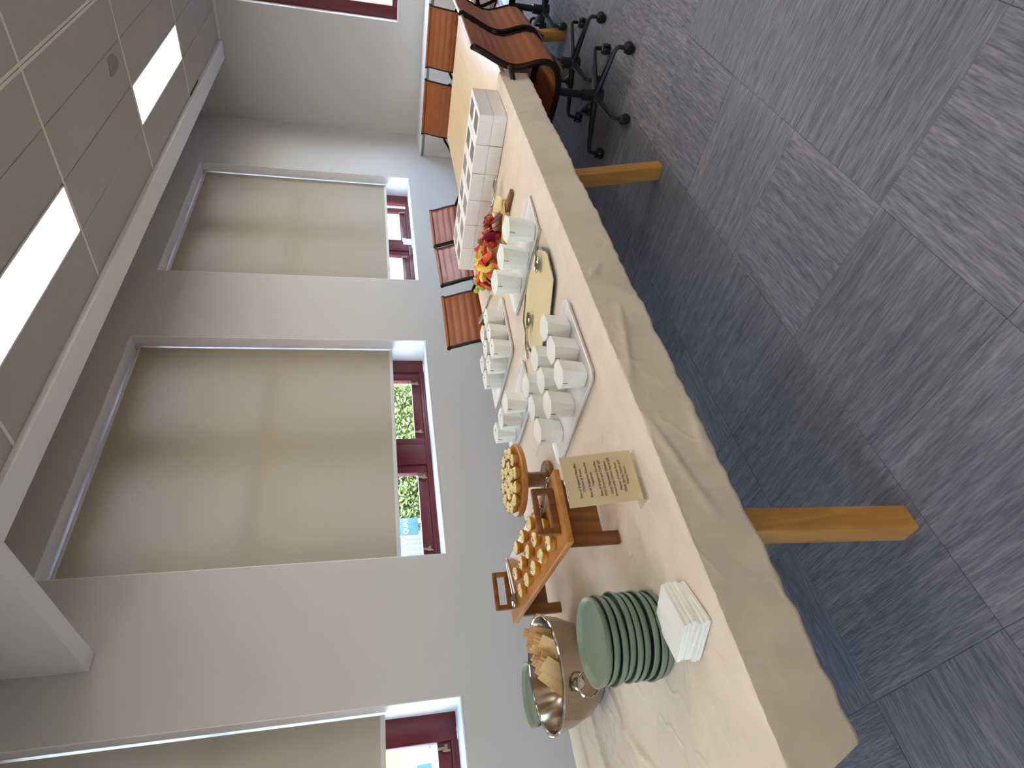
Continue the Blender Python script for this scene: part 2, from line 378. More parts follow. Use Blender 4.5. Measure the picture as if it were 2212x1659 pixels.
for yv in (1.455, edges[11]):
    for s in (-1, 1): box('ceiling_rail', 1.575, XE, yv+s*.012-.009, yv+s*.012+.009, ZC-.004, ZC+.03, M['tee'], ceil)
box('wall_angle', XE-.03, XE, YB, EDGE0+.1, ZC-.022, ZC+.03, M['tee'], ceil)
box('vent_slot', 6.86, 7.26, EDGE0-.012, EDGE0-.001, ZC-.005, ZC+.02, M['shadow_gap'], ceil)
# water stain: a shallow irregular blister in the plank paint
bm = bmesh.new(); pts = [(5.0+.10*math.cos(a)*(1+.25*math.sin(3*a+1)), 1.87+.075*math.sin(a)*(1+.2*math.cos(2*a)), ) for a in [2*PI*i/24 for i in range(24)]]
prism(bm, pts, ZC-.0035, ZC+.004); finish(bm, 'damp_stain', M['stain'], ceil)
bm = bmesh.new(); bx(bm, 1.575, XE, EDGE0, EDGE1, ZC-.035, ZC+.12, bev=.006); struct('trim_1', bm, M['reveal'], smooth=0)
bm = bmesh.new(); bx(bm, 1.575, XE, EDGE1-.04, EDGE1, ZC+.12, ZH); struct('trim_2', bm, M['wall'], smooth=0)
# ceiling light panels
names = ['glowing white ceiling light panel nearer the dropped beam, over the buffet', 'glowing white ceiling light panel further along, near the end wall']
for yy in (1.9, -.2, -2.0): lightspots.append((-1.5, .05, yy-.165, yy+.165))  # unseen panels added before the beam to brighten the near end
lightspots.sort(key=lambda s: (-s[3], s[0]))
for k, (xa, xb, ya_, yb_) in enumerate(lightspots):
    lab = names[0 if xa < 3 else 1] if yb_ > 2.3 else 'unseen ceiling light panel %s, %s row from the windows' % ('in the bay before the beam' if xa < 1 else 'in the bay past the beam' if xa < 3 else 'in the bay near the end wall', ORD[min(3, int((2.5-yb_)/1.5))])
    t = thing('ceiling_light', lab, 'ceiling light', ((xa+xb)/2, (ya_+yb_)/2, ZC if xa > 1 else ZH-.03), 0, 'ceiling light panels')
    hw, hd = (xb-xa)/2-.012, (yb_-ya_)/2-.004
    bm = bmesh.new()
    for a in ((-hw, hw, -hd, -hd+.012), (-hw, hw, hd-.012, hd), (-hw, -hw+.012, -hd, hd), (hw-.012, hw, -hd, hd)): bx(bm, a[0], a[1], a[2], a[3], -.004, .028)
    finish(bm, 'frame', M['white_metal'], t, smooth=0)
    box('diffuser', -hw+.011, hw-.011, -hd+.011, hd-.011, .002, .012, M['light'], t)
# ---------------------------------------------------------------- windows
def window(n, xa, xb, panes, latches, blind_z, label):
    root = bpy.data.objects.new('window_%d' % n, None); C.objects.link(root); root.location = ((xa+xb)/2, FY, SILL); tag(root, kind='structure')
    ox, oy, oz = root.location
    def lb(name, x0, x1, y0, y1, z0, z1, m, bev=0, par=root): return box(name, x0-ox, x1-ox, y0-oy, y1-oy, z0-oz, z1-oz, m, par, bev)
    # reveal lining boards
    lb('reveal_lining', xa, xa+.006, W+.001, FY, SILL, HEAD, M['reveal']); lb('reveal_lining', xb-.006, xb, W+.001, FY, SILL, HEAD, M['reveal'])
    lb('reveal_lining', xa, xb, W+.001, FY, HEAD-.006, HEAD, M['reveal']); lb('sill_board', xa, xb, W-.004, FY, SILL, SILL+.012, M['reveal'], .003)
    zb = SILL+.012
    fr = [lb('frame_jamb', xb-.16, xb, FY, FY+.07, zb, HEAD, M['maroon'], .004), lb('frame_jamb', xa, xa+.10, FY, FY+.07, zb, HEAD, M['maroon'], .004),
          lb('frame_rail', xa+.1, xb-.16, FY, FY+.07, zb, zb+.04, M['maroon'], .004), lb('frame_rail', xa+.1, xb-.16, FY, FY+.07, HEAD-.06, HEAD, M['maroon'], .004)]
    lb('frame_bead', xa+.1, xb-.16, FY-.012, FY, zb, zb+.018, M['maroon'], .003)
    for (p0, p1) in panes:
        sash = lb('sash_stile', p0-.075, p0, FY+.012, FY+.06, zb+.04, HEAD-.06, M['maroon'], .004); lb('sash_stile', p1, p1+.075, FY+.012, FY+.06, zb+.04, HEAD-.06, M['maroon'], .004)
        lb('sash_rail', p0, p1, FY+.012, FY+.06, zb+.04, 1.012, M['maroon'], .004); lb('sash_rail', p0, p1, FY+.012, FY+.06, 2.2, 2.28, M['maroon'], .004); lb('sash_rail', p0, p1, FY+.012, FY+.06, HEAD-.13, HEAD-.06, M['maroon'], .004)
        lb('pane', p0-.005, p1+.005, FY+.034, FY+.038, 1.008, 2.205, M['glass']); lb('pane', p0-.005, p1+.005, FY+.034, FY+.038, 2.275, HEAD-.125, M['glass'])
    for (q0, q1) in zip(panes, panes[1:]):
        a, b = sorted((q0[0]-.075, q1[1]+.075)); 
        if b-a > .01: lb('mullion', a, b, FY, FY+.07, zb+.04, HEAD-.06, M['maroon'], .004)
    for x in latches:
        bm = bmesh.new(); bx(bm, x-.02-ox, x+.02-ox, FY-.004-oy, FY+.012-oy, .955-oz, .972-oz, .002); bx(bm, x-.007-ox, x+.007-ox, FY-.004-oy, FY+.012-oy, .97-oz, 1.015-oz, .002); bx(bm, x-.02-ox, x-.01-ox, FY-.010-oy, FY+.002-oy, .94-oz, .985-oz, .002)
        finish(bm, 'latch', M['brass'], root)
    # roller blind hanging in the reveal
    BY = W+.115
    b = thing('roller_blind', label, 'roller blind', ((xa+xb)/2, BY, HEAD-.05)); hw = (xb-xa)/2-.018; L = HEAD-.05-blind_z
    bm = bmesh.new(); nx, nz = 14, 20; g = []
    for j in range(nz+1):
        row = []
        for i in range(nx+1):
            x = -hw+2*hw*i/nx; z = -L*j/nz
            row.append(bm.verts.new((x, .0012*math.sin(i*.9+n)*math.sin(PI*j/nz), z)))
        g.append(row)
    for j in range(nz):
        for i in range(nx): bm.faces.new((g[j][i], g[j][i+1], g[j+1][i+1], g[j+1][i]))
    f = finish(bm, 'fabric', M['blind'], b, smooth=60)
    bm = bmesh.new(); tube(bm, [(-hw-.01, .022, 0), (hw+.01, .022, 0)], .024, 12); finish(bm, 'roller_tube', M['white_metal'], b)
    bm = bmesh.new(); bx(bm, -hw, hw, -.008, .008, -L-.024, -L+.004, .003); finish(bm, 'bottom_bar', M['cabinet'], b)
    for s in (-1, 1): box('bracket', s*(hw+.012)-.004, s*(hw+.012)+.004, -.02, .06, -.03, .045, M['white_metal'], b)
    return root
window(1, *WIN[0], [(.27, .985), (-.78, .10)], [.93], 1.335, 'beige roller blind beside the steel tub, nearest window of the row')
window(2, *WIN[1], [(3.265, 3.955), (2.15, 2.91)], [3.90, 3.33, 2.86, 2.22], 1.205, 'wide beige roller blind between the dropped beam and the narrow pier')
window(3, *WIN[2], [(6.30, 6.95), (5.30, 5.985)], [6.90, 5.93], 1.19, 'beige roller blind on the window next to the room corner')
# small bracket standing on the sill of the third window
bm = bmesh.new(); bx(bm, 6.02, 6.10, W+.12, W+.15, SILL+.012, SILL+.12, .003); bx(bm, 6.03, 6.09, W+.105, W+.12, SILL+.09, SILL+.13, .002); bx(bm, 6.0, 6.12, W+.10, W+.18, SILL+.012, SILL+.024, .002)
tag(finish(bm, 'sill_box', M['white_metal']), 'small white plastic box standing on the window sill nearest the room corner', 'box')
# end wall window (its panes lie on the x plane)
root = bpy.data.objects.new('window_4', None); C.objects.link(root); root.location = (XE+.16, (EW[0]+EW[1])/2, EW[2]); tag(root, kind='structure')
def lb4(name, x0, x1, y0, y1, z0, z1, m, bev=0): return box(name, x0-root.location.x, x1-root.location.x, y0-root.location.y, y1-root.location.y, z0-root.location.z, z1-root.location.z, m, root, bev)
y0, y1, z0, z1 = EW
for a in ((XE+.001, XE+.16, y1-.006, y1, z0, z1), (XE+.001, XE+.16, y0, y0+.006, z0, z1), (XE+.001, XE+.16, y0, y1, z1-.006, z1)): lb4('reveal_lining', *a, M['reveal'])
lb4('sill_board', XE-.004, XE+.16, y0, y1, z0, z0+.012, M['reveal'], .003)
fx0 = XE+.10
for a in ((y1-.15, y1-.006, z0+.012, z1), (y0, y0+.12, z0+.012, z1)): lb4('frame_jamb', fx0, fx0+.07, *a, M['maroon'], .004)
for a in ((z0+.012, z0+.075), (z1-.09, z1-.006), (2.2, 2.28)): lb4('frame_rail', fx0, fx0+.07, y0+.12, y1-.15, *a, M['maroon'], .004)
lb4('mullion', fx0, fx0+.07, 1.38, 1.48, z0+.075, z1-.09, M['maroon'], .004)
for ya_, yb_ in ((y0+.12, 1.38), (1.48, y1-.15)):
    for za, zb_ in ((z0+.075, 2.2), (2.28, z1-.09)): lb4('pane', fx0+.03, fx0+.034, ya_-.004, yb_+.004, za-.004, zb_+.004, M['glass'])
# low cabinet run against the end wall
CX = 7.965
cab = thing('low_cabinet', 'low white cabinet with a pale worktop along the end wall', 'cabinet', (CX+.33, 2.3, 0))
def lc(name, x0, x1, y0, y1, z0, z1, m, bev=0, par=cab): return box(name, x0-CX-.33, x1-CX-.33, y0-2.3, y1-2.3, z0, z1, m, par, bev)
lc('carcass', CX+.03, XE-.002, .95, W-.002, .06, .655, M['cabinet']); lc('plinth', CX+.06, XE-.01, .95, W-.01, 0, .06, M['cabinet'])
lc('worktop', CX, XE-.002, .9, W-.002, .685, .715, M['reveal'], .004); lc('shadow_rail', CX+.025, XE-.02, .95, W-.002, .655, .685, M['aluminium'])
ye = W-.10
while ye-.6 > .9:
    lc('door', CX+.012, CX+.03, ye-.597, ye, .065, .652, M['cabinet'], .002); ye -= .6
# ================================================================ the long table, its cloth and the chairs
T = .735                                # top of the cloth
TX0, TX1, TY0, TY1 = .10, 5.22, 1.072, 2.255
tb = thing('conference_table', 'long maple conference table, half of it under the linen cloth', 'table', (2.7, 1.66, 0))
def lt(name, x0, x1, y0, y1, z0, z1, m, bev=0): return box(name, x0-2.7, x1-2.7, y0-1.66, y1-1.66, z0, z1, m, tb, bev)
lt('table_top', TX0, TX1, TY0, TY1, .697, .7255, M['maple'], .004)
lt('apron', TX0+.3, TX1-.3, TY0+.42, TY0+.44, .63, .697, M['maple']); lt('apron', TX0+.3, TX1-.3, TY1-.44, TY1-.42, .63, .697, M['maple'])
def leg(xt, yt, xb, yb):
    bm = bmesh.new(); s = .036
    p = rrect(.072, .072, .008, 2)
    loft(bm, [[(xb-2.7+a, yb-1.66+b, 0) for a, b in p], [(xb-2.7+(xt-xb)*.5+a, yb-1.66+(yt-yb)*.5+b, .35) for a, b in p], [(xt-2.7+a*1.15, yt-1.66+b*1.15, .70) for a, b in p]])
    return finish(bm, 'leg', M['maple_leg'], tb)
for xb, xt in ((.665, .74), (2.68, 2.57), (4.78, 4.66)):
    leg(xt, 1.30, xb, 1.222); leg(xt, 2.03, xb, 2.10)
# ---- tablecloth
def cloth_z(a, b):
    z = .0022*noise.noise(Vector((a*3, b*3, 1))) + .0016*noise.noise(Vector((a*9, b*9, 3)))
    return min(z, .0012)
CREASE = [((.20, 1.30), (.55, 1.22), .0045), ((.22, 1.60), (.60, 1.85), .005), ((.20, 1.72), (.52, 1.72), .004), ((.18, 1.86), (.55, 2.02), .005), ((.18, 2.12), (.9, 2.13), .003),
          ((.75, 1.12), (1.02, 1.16), .003), ((.95, 1.22), (1.12, 1.36), .003), ((1.55, 1.16), (1.9, 1.12), .003), ((.62, 1.55), (.78, 1.75), .004), ((.45, 1.09), (.74, 1.10), .003),
          ((1.02, 1.5), (1.15, 1.75), .003), ((2.2, 1.12), (2.6, 1.1), .002)]
SKC = [(.60, .96, .55, .04, .007), (1.02, 1.42, .05, .55, .008), (.78, 1.0, .80, .95, .006), (1.5, 1.62, .1, .5, .005)]
NX0, step = TX0-.035, .0095
da = (3.335-NX0)/370
cols_ = [NX0+.032*i/4 for i in range(4)]+[TX0-.003, TX0-.0015, TX0]+[TX0+(3.335-TX0)*i/350 for i in range(1, 351)]
b_front = TY0-.158; b_back = TY1+.055
rows_ = [b_front+.155*j/20 for j in range(20)]+[TY0-.003, TY0-.0015, TY0]+[TY0+(TY1-TY0)*j/135 for j in range(1, 136)]+[TY1+.0015, TY1+.003]+[TY1+.003+.052*j/6 for j in range(1, 7)]
bm = bmesh.new(); grid = []
def segd(p, q, x, y):
    vx, vy = q[0]-p[0], q[1]-p[1]; L2 = vx*vx+vy*vy; t = max(0, min(1, ((x-p[0])*vx+(y-p[1])*vy)/L2))
    wob = .012*math.sin(9*t+p[0]*20)
    nx_, ny_ = -vy/math.sqrt(L2), vx/math.sqrt(L2)
    return math.hypot(x-p[0]-vx*t-nx_*wob, y-p[1]-vy*t-ny_*wob), t
ER = .003                                # rounding over the edge
for a in cols_:
    row = []
    for b in rows_:
        ox_ = max(0, TX0-a); fy_ = max(0, TY0-b); by_ = max(0, b-TY1)
        x, y, z = max(a, TX0), min(max(b, TY0), TY1), T
        if ox_ == 0 and fy_ == 0 and by_ == 0:
            z += cloth_z(a, b)
            e_ = max(0, 1-(3.335-a)/.14); z += .016*e_*e_*max(0, noise.noise(Vector((b*6, a*5, 4)))+.25) + .010*math.exp(-((a-3.25-.03*math.sin(b*5))/.018)**2)*max(0, math.sin(b*7+1))
            ed = max(0, 1-(b-TY0)/.05); z -= .005*ed*ed*max(0, noise.noise(Vector((a*24, 2, 9)))+.05)
            for p, q, h_ in CREASE:
                dd, t = segd(p, q, a, b); z += 1.7*h_*math.exp(-(dd/.008)**2)*math.sin(PI*min(1, max(0, t)))**.5 if dd < .03 else 0
        if fy_ > 0 and a < .175: fy_ *= max(.2, min(1, .35+.65*(a-.125)/.04))
        dy = fy_ if fy_ > 0 else by_
        r = math.hypot(ox_, dy)
        if r > 0:
            dx_, dy_ = -ox_/r, (-1 if fy_ > 0 else 1)*dy/r
            k = min(1, r/.16)
            corner = min(ox_, dy)/max(ox_, dy) if max(ox_, dy) > 0 else 0
            s_ = a if ox_ == 0 else (b*1.3+5)
            out = ER*min(1, r/.003)+.006*k + .010*k*k*(noise.noise(Vector((s_*7, .3, 7)))+.6*noise.noise(Vector((s_*17, k*1.5, 2)))) + .0035*(1-k)*noise.noise(Vector((s_*45, 3.3, 1))) + .022*corner*k
            for (xa, xb, ka, kb, am) in SKC:
                if fy_ > 0 and xa < a < xb and ox_ == 0:
                    t = (a-xa)/(xb-xa); kk = ka+(kb-ka)*t
                    out += am*math.exp(-((k-kk)/.07)**2)*math.sin(PI*t)
            x += dx_*out; y += dy_*out
            z = T - max(0, r-.0015) + .003*noise.noise(Vector((s_*22, 1.7, k)))*k + .0015*math.sin(s_*90)*k*k
            if r < .0032: z = T-.5*r
        row.append(bm.verts.new((x, y, z)))
    grid.append(row)
for i in range(len(grid)-1):
    for j in range(len(rows_)-1): bm.faces.new((grid[i][j], grid[i+1][j], grid[i+1][j+1], grid[i][j+1]))
cl = finish(bm, 'tablecloth', M['cloth'], smooth=60)
md = cl.modifiers.new('thickness', 'SOLIDIFY'); md.thickness = .0012; md.offset = -1
tag(cl, 'creased natural linen cloth hanging over the near part of the table', 'tablecloth')
# ---- chairs
PROF = [(-.245, .900), (-.222, .835), (-.195, .77), (-.176, .71), (-.174, .655), (-.19, .60), (-.210, .545), (-.214, .495), (-.192, .452), (-.14, .425), (-.06, .415), (.04, .422), (.13, .436), (.19, .436), (.225, .415), (.232, .385)]
def make_chair():
    t = thing('office_chair', '', 'chair')
    prof = sm([(0, a, b) for a, b in PROF], 6)
    HWc = .235
    def sling(name, i0, i1, nrib):
        seg = prof[i0:i1+1]; bm = bmesh.new(); n = len(seg); top, bot = [], []
        L = [0]
        for k in range(1, n): L.append(L[-1]+(seg[k]-seg[k-1]).length)
        # resample along the length so that each padded channel is round
        K = nrib*6; ptsr = []
        for q in range(K+1):
            s = L[-1]*q/K; k = max(i for i in range(n) if L[i] <= s+1e-9); k = min(k, n-2)
            f = (s-L[k])/max(1e-9, L[k+1]-L[k]); p = seg[k].lerp(seg[k+1], f); tn = (seg[k+1]-seg[k]).normalized(); nm = Vector((0, -tn.z, tn.y))
            ptsr.append((p, nm, abs(math.sin(PI*q*nrib/K))**.6))
        for sgn, arr in ((1, top), (-1, bot)):
            for p, nm, rr in ptsr:
                row = []
                for x in (-HWc, -HWc*.93, -HWc*.5, 0, HWc*.5, HWc*.93, HWc):
                    e = 1 if abs(x) < HWc*.95 else .35
                    sag = -.006*(1-(x/HWc)**2)
                    row.append(bm.verts.new(p+Vector((x, 0, 0))+nm*(sag+sgn*(.005+.0045*rr*e))))
                arr.append(row)
        for arr in (top, bot):
            for a, b in zip(arr, arr[1:]):
                for j in range(6): bm.faces.new((a[j], a[j+1], b[j+1], b[j]))
        for j in (0, 6):
            for k in range(K): bm.faces.new((top[k][j], top[k+1][j], bot[k+1][j], bot[k][j]))
        for k in (0, K):
            for j in range(6): bm.faces.new((top[k][j], top[k][j+1], bot[k][j+1], bot[k][j]))
        finish(bm, name, M['leather'], t, smooth=50)
    sling('backrest', 1, 46, 9); sling('seat', 47, len(prof)-3, 8)
    for s in (-1, 1):
        bm = bmesh.new(); tube(bm, [p+Vector((s*HWc, 0, 0)) for p in prof], .0165, 8, ry=.0055, upv=(1, 0, 0)); finish(bm, 'side_rail', M['bronze'], t)
        bm = bmesh.new()
        tube(bm, sm([(s*.24, -.178, .70), (s*.268, -.15, .685), (s*.285, -.06, .655), (s*.288, .04, .635), (s*.285, .10, .60), (s*.276, .115, .545), (s*.262, .085, .49), (s*.244, .04, .43)], 5), .013, 8, ry=.007, upv=(1, 0, 0))
        finish(bm, 'armrest', M['bronze'], t)
    bm = bmesh.new(); tube(bm, [(-HWc-.004, -.243, .898), (HWc+.004, -.243, .898)], .0125, 12); finish(bm, 'top_rail', M['leather'], t)
    for s in (-1, 1):
        bm = bmesh.new(); tube(bm, [(s*(HWc+.002), -.243, .898), (s*(HWc+.013), -.243, .898)], .0135, 12); finish(bm, 'end_cap', M['bronze'], t)
    bm = bmesh.new()
    for yy, zz in ((-.15, .40), (.10, .40)): tube(bm, [(-HWc, yy, zz+.02), (-.09, yy*.9, zz-.03), (.09, yy*.9, zz-.03), (HWc, yy, zz+.02)], .012, 8)
    bx(bm, -.05, .05, -.15, .12, .345, .375, .008); finish(bm, 'seat_spreader', M['bronze'], t)
    bm = bmesh.new(); tube(bm, [(.04, -.02, .355), (.18, -.03, .335), (.225, -.03, .335)], .006, 6); finish(bm, 'tilt_lever', M['black'], t)
    bm = bmesh.new(); lathe(bm, [(0, .36), (.022, .36), (.022, .2), (.032, .198), (.034, .13), (.045, .12), (.045, .075), (0, .07)], 16); finish(bm, 'column', M['black'], t)
    legme = casme = None
    for k in range(5):
        a = R(36+72*k)
        if legme is None:
            bm = bmesh.new(); P = [Vector(v) for v in ((.03, 0, .112), (.15, 0, .108), (.285, 0, .101), (.303, 0, .096), (.311, 0, .084), (.312, 0, .056))]
            tube(bm, P, [.021, .017, .0125, .012, .0115, .0105], 8); lg = finish(bm, 'star_leg', M['black'], t); legme = lg.data
        else: lg = link('star_leg', legme, t)
        lg.rotation_euler = (0, 0, a)
        if casme is None:
            bm = bmesh.new()
            for s in (-1, 1): lathe(bm, [(0, -.011), (.022, -.011), (.028, -.006), (.028, .006), (.022, .011), (0, .011)], 16, mtx=Matrix.Translation((0, s*.014, .028)) @ Matrix.Rotation(PI/2, 4, 'X'))
            bx(bm, -.012, .022, -.024, .024, .03, .058, .006); cs = finish(bm, 'caster', M['black'], t); casme = cs.data
        else: cs = link('caster', casme, t)
        cs.location = (.312*math.cos(a), .312*math.sin(a), 0); cs.rotation_euler = (0, 0, a+1.1*k)
    return t
chair0 = make_chair()
CH = [((3.515, 1.192), 0, 'tan ribbed office chair beside the cloth end, nearest of the three along the aisle'),
      ((4.07, 1.20), 2, 'tan ribbed office chair in the middle of the three along the aisle'),
      ((5.07, 1.155), -3, 'tan ribbed office chair farthest along the aisle side of the table'),
      ((5.47, 1.625), 90, 'tan ribbed office chair at the table head, nearer the aisle'),
      ((5.44, 2.20), 90, 'tan ribbed office chair at the table head, nearer the windows'),
      ((4.24, 2.34), 177, 'tan ribbed office chair behind the cake boxes, nearest the corner window'),
      ((3.68, 2.30), 183, 'tan ribbed office chair behind the cake boxes, half hidden by their near end'),
      ((3.08, 2.34), 176, 'tan ribbed office chair on the window side beside the rearmost noodle tray')]
for k, ((x, y), a, lab) in enumerate(CH):
    c = chair0 if k == 0 else copy_tree(chair0)
    c.location = (x, y, 0); c.rotation_euler = (0, 0, R(a)); c['label'] = lab; c['group'] = 'office chairs around the table'
# ================================================================ things on the table
TZ = T+.002
# ---- plates
def plate_mesh():
    bm = bmesh.new(); r = .1005
    lathe(bm, [(0, 0), (r*.84, 0), (r*.91, .0022), (r*.965, .007), (r, .0175), (r*.998, .0192), (r*.972, .0198), (r*.95, .0185), (r*.915, .0095), (r*.86, .0062), (0, .0055)], 56)
    o = finish(bm, 'dinner_plate', M['plate'], smooth=40); return o
p0 = plate_mesh(); NP = 9
for k in range(NP):
    o = p0 if k == 0 else link('dinner_plate', p0.data)
    o.location = (.497+random.uniform(-.0045, .0045), 1.368+random.uniform(-.0045, .0045), TZ+k*.0187); o.rotation_euler = (random.uniform(-.006, .006), random.uniform(-.006, .006), k)
    pos = 'top plate' if k == NP-1 else ('lowest plate' if k == 0 else '%s plate from the bottom' % ORD[k])
    tag(o, 'sage green dinner plate, %s of the front stack beside the napkins' % pos, 'plate', 'front stack of green plates')
for k in range(8):
    o = link('dinner_plate', p0.data); o.location = (.615+random.uniform(-.002, .002), 2.115+random.uniform(-.002, .002), TZ+k*.0187)
    pos = 'top plate' if k == 7 else ('lowest plate' if k == 0 else '%s plate from the bottom' % ORD[k])
    tag(o, 'sage green dinner plate, %s of the stack behind the steel tub' % pos, 'plate', 'rear stack of green plates')
# ---- napkins
bm = bmesh.new()
Pn = rrect(.118, .112, .006, 2)
loft(bm, [[(a, b, 0) for a, b in Pn], [(a*1.01, b*1.01, .0035) for a, b in Pn], [(a, b, .0072) for a, b in Pn]]); nap = finish(bm, 'paper_napkin', M['napkin'], smooth=30)
for k in range(6):
    o = nap if k == 0 else link('paper_napkin', nap.data)
    o.location = (.452+.002*k+random.uniform(-.003, .003), 1.185+.006*k, TZ+.0062*k+.0012); o.rotation_euler = (R(-1.0*k), R(.3*k), R(20)+random.uniform(-.06, .06))
    pos = ['lowest', 'second lowest', 'third from the bottom', 'third from the top', 'second from the top', 'topmost'][k]
    tag(o, 'white folded paper napkin, %s of the pile by the plates' % pos, 'napkin', 'pile of paper napkins')
# ---- steel tub with cutlery sleeves
tub = thing('steel_tub', 'polished steel party tub full of kraft cutlery packs', 'tub', (.587, 1.835, TZ), R(62))
SX, SY = 1.0, .90
bm = bmesh.new()
lathe(bm, [(0, 0), (.075, 0), (.10, .008), (.140, .05), (.166, .105), (.179, .155), (.182, .160), (.180, .163), (.176, .160), (.162, .105), (.136, .052), (.095, .012), (0, .006)], 56, sx=SX, sy=SY)
finish(bm, 'bowl', M['hammered'], tub)
bm = bmesh.new(); ring = [(.182*math.cos(2*PI*i/56)*SX, .182*math.sin(2*PI*i/56)*SY, .161) for i in range(57)]; tube(bm, ring, .0042, 8, caps=False); finish(bm, 'rim', M['steel'], tub)
for s in (0, 1):
    a = R(180*s+178); cx_, cy_ = .172*math.cos(a), .172*math.sin(a)
    bm = bmesh.new(); lathe(bm, [(0, 0), (.016, 0), (.016, .006), (.008, .010), (0, .010)], 12, mtx=Matrix.Translation((cx_*.985, cy_*.985, .115)) @ Matrix.Rotation(a, 4, 'Z') @ Matrix.Rotation(PI/2, 4, 'Y'))
    h = finish(bm, 'handle_mount', M['steel'], tub)
    bm = bmesh.new(); tube(bm, [(cx_*1.07+.0*math.cos(t), cy_*1.07-math.sin(a)*0+.032*math.cos(t)*1.0, .09+.032*math.sin(t)) for t in [2*PI*i/24 for i in range(25)]], .0038, 8, caps=False); finish(bm, 'ring_handle', M['steel'], tub)
def sleeve():
    t = thing('cutlery_pack', '', 'cutlery pack'); bm = bmesh.new()
    bx(bm, -.026, .026, -.0022, .0022, 0, .158, .001); finish(bm, 'paper_sleeve', M['bamboo'], t)
    for x, wd, kind in ((-.010, .006, 'knife'), (.002, .006, 'fork'), (.013, .007, 'spoon')):
        bm = bmesh.new(); bx(bm, x-wd*.8, x+wd*.8, -.0012, .0012, .148, .176, .0005); finish(bm, kind+'_handle', M['birch'], t)
    return t
s0 = sleeve(); tx, ty, tz = tub.location
axis = Vector((math.cos(R(62)), math.sin(R(62)), 0)); side = Vector((-axis.y, axis.x, 0))
lean = Vector((.72, -.69, 0)); facing = Vector((-.62, -.78, 0)); rs = random.Random(21)
for i in range(14):
    o = s0 if i == 0 else copy_tree(s0)
    f = i/13; spread = -.095+.19*f
    base = Vector((tx, ty, tz)) + lean*(-.095+.165*f) + facing*(.03-.05*((i*5) % 3)/2) + Vector((0, 0, .03+.025*abs(f-.5)))
    zz = (lean*(.62-.5*f+rs.uniform(-.12, .12)) + Vector((0, 0, .62+.1*rs.random())) - facing*(.22+rs.uniform(-.1, .15))).normalized()
    yy = (facing + Vector((rs.uniform(-.35, .35), rs.uniform(-.35, .35), .55))); yy = (yy - zz*yy.dot(zz)).normalized(); xx = yy.cross(zz)
    m4 = Matrix(((xx.x, yy.x, zz.x, base.x), (xx.y, yy.y, zz.y, base.y), (xx.z, yy.z, zz.z, base.z), (0, 0, 0, 1)))
    o.matrix_world = m4
    o['label'] = 'kraft sleeve of wooden cutlery in the steel tub, %s from its near end' % ORD[i]; o['group'] = 'cutlery packs in the steel tub'
# ---- wooden riser tray
RA = R(-7.8)
riser = thing('serving_riser', 'dark acacia riser tray on panel legs carrying tartlets', 'serving riser', (.903, 1.712, TZ), RA)
box('board', -.108, .108, -.375, .375, .150, .168, M['acacia_top'], riser, .003)
for s in (-1, 1):
    bm = bmesh.new(); pts = [(-.098, 0), (-.062, 0), (-.062, .045), (.062, .045), (.062, 0), (.098, 0), (.098, .151), (-.098, .151)]
    prism(bm, pts, -.009, .009, mtx=Matrix.Translation((0, s*.318, 0)) @ Matrix.Rotation(PI/2, 4, 'X'), bev=.0015); finish(bm, 'panel_leg', M['acacia_x'], riser, smooth=30)
    # handle plate with a slot
    bm = bmesh.new(); ww, z0, z1 = .068, .168, .232
    bx(bm, -ww, ww, -.007, .007, z0, z0+.02, .002); bx(bm, -ww, -ww+.018, -.007, .007, z0+.018, z1-.012, .002); bx(bm, ww-.018, ww, -.007, .007, z0+.018, z1-.012, .002); bx(bm, -ww, ww, -.007, .007, z1-.016, z1, .004, seg=2)
    bmesh.ops.translate(bm, verts=bm.verts[:], vec=(0, s*.335, 0)); hd = finish(bm, 'handle', M['acacia_x'], riser)
    bm = bmesh.new(); tube(bm, [(.02, s*.335-.012, .18), (.02, s*.335+.012, .18)], .004, 8); finish(bm, 'peg', M['acacia'], riser)
# ---- tartlets
def tartlet():
    t = thing('tartlet', '', 'tartlet'); n = 28
    bm = bmesh.new(); loops = []
    for r, z, f in ((.015, 0, .0), (.0175, .004, .06), (.0215, .016, .09), (.0225, .018, .09), (.019, .016, .03)):
        loops.append([(r*(1+f*(1 if j % 2 else 0))*math.cos(2*PI*j/n), r*(1+f*(1 if j % 2 else 0))*math.sin(2*PI*j/n), z) for j in range(n)])
    loft(bm, loops); finish(bm, 'pastry_cup', M['pastry'], t)
    bm = bmesh.new(); rings = []
    for r, z in ((.0195, .0155), (.0205, .0195), (.017, .0235), (.009, .0255)):
        rings.append([(r*(1+.10*math.sin(5*a+1)+.05*math.sin(9*a))*math.cos(a), r*(1+.10*math.sin(5*a+1)+.05*math.sin(9*a))*math.sin(a), z+.0012*math.sin(4*a+r*300)) for a in [2*PI*j/n for j in range(n)]])
    loft(bm, rings); finish(bm, 'filling', M['filling'], t)
    rnd = random.Random(3)
    for k in range(4):
        a = rnd.uniform(0, 6.28); rr = rnd.uniform(.002, .012); bm = bmesh.new(); s = rnd.uniform(.0018, .0032)
        bmesh.ops.create_icosphere(bm, subdivisions=1, radius=s, matrix=Matrix.Translation((rr*math.cos(a), rr*math.sin(a), .0262)) @ Matrix.Diagonal((1.3, .8, .45, 1)))
        finish(bm, 'olive_bit', M['herb'], t)
    return t
t0 = tartlet(); used = [False]
def put_tart(x, y, z, lab, grp):
    o = t0 if not used[0] else copy_tree(t0); used[0] = True
    o.location = (x, y, z); o.rotation_euler = (random.uniform(-.08, .08), random.uniform(-.08, .08), random.uniform(0, 6.28)); o['label'] = lab; o['group'] = grp
cosA, sinA = math.cos(RA), math.sin(RA); k = 0
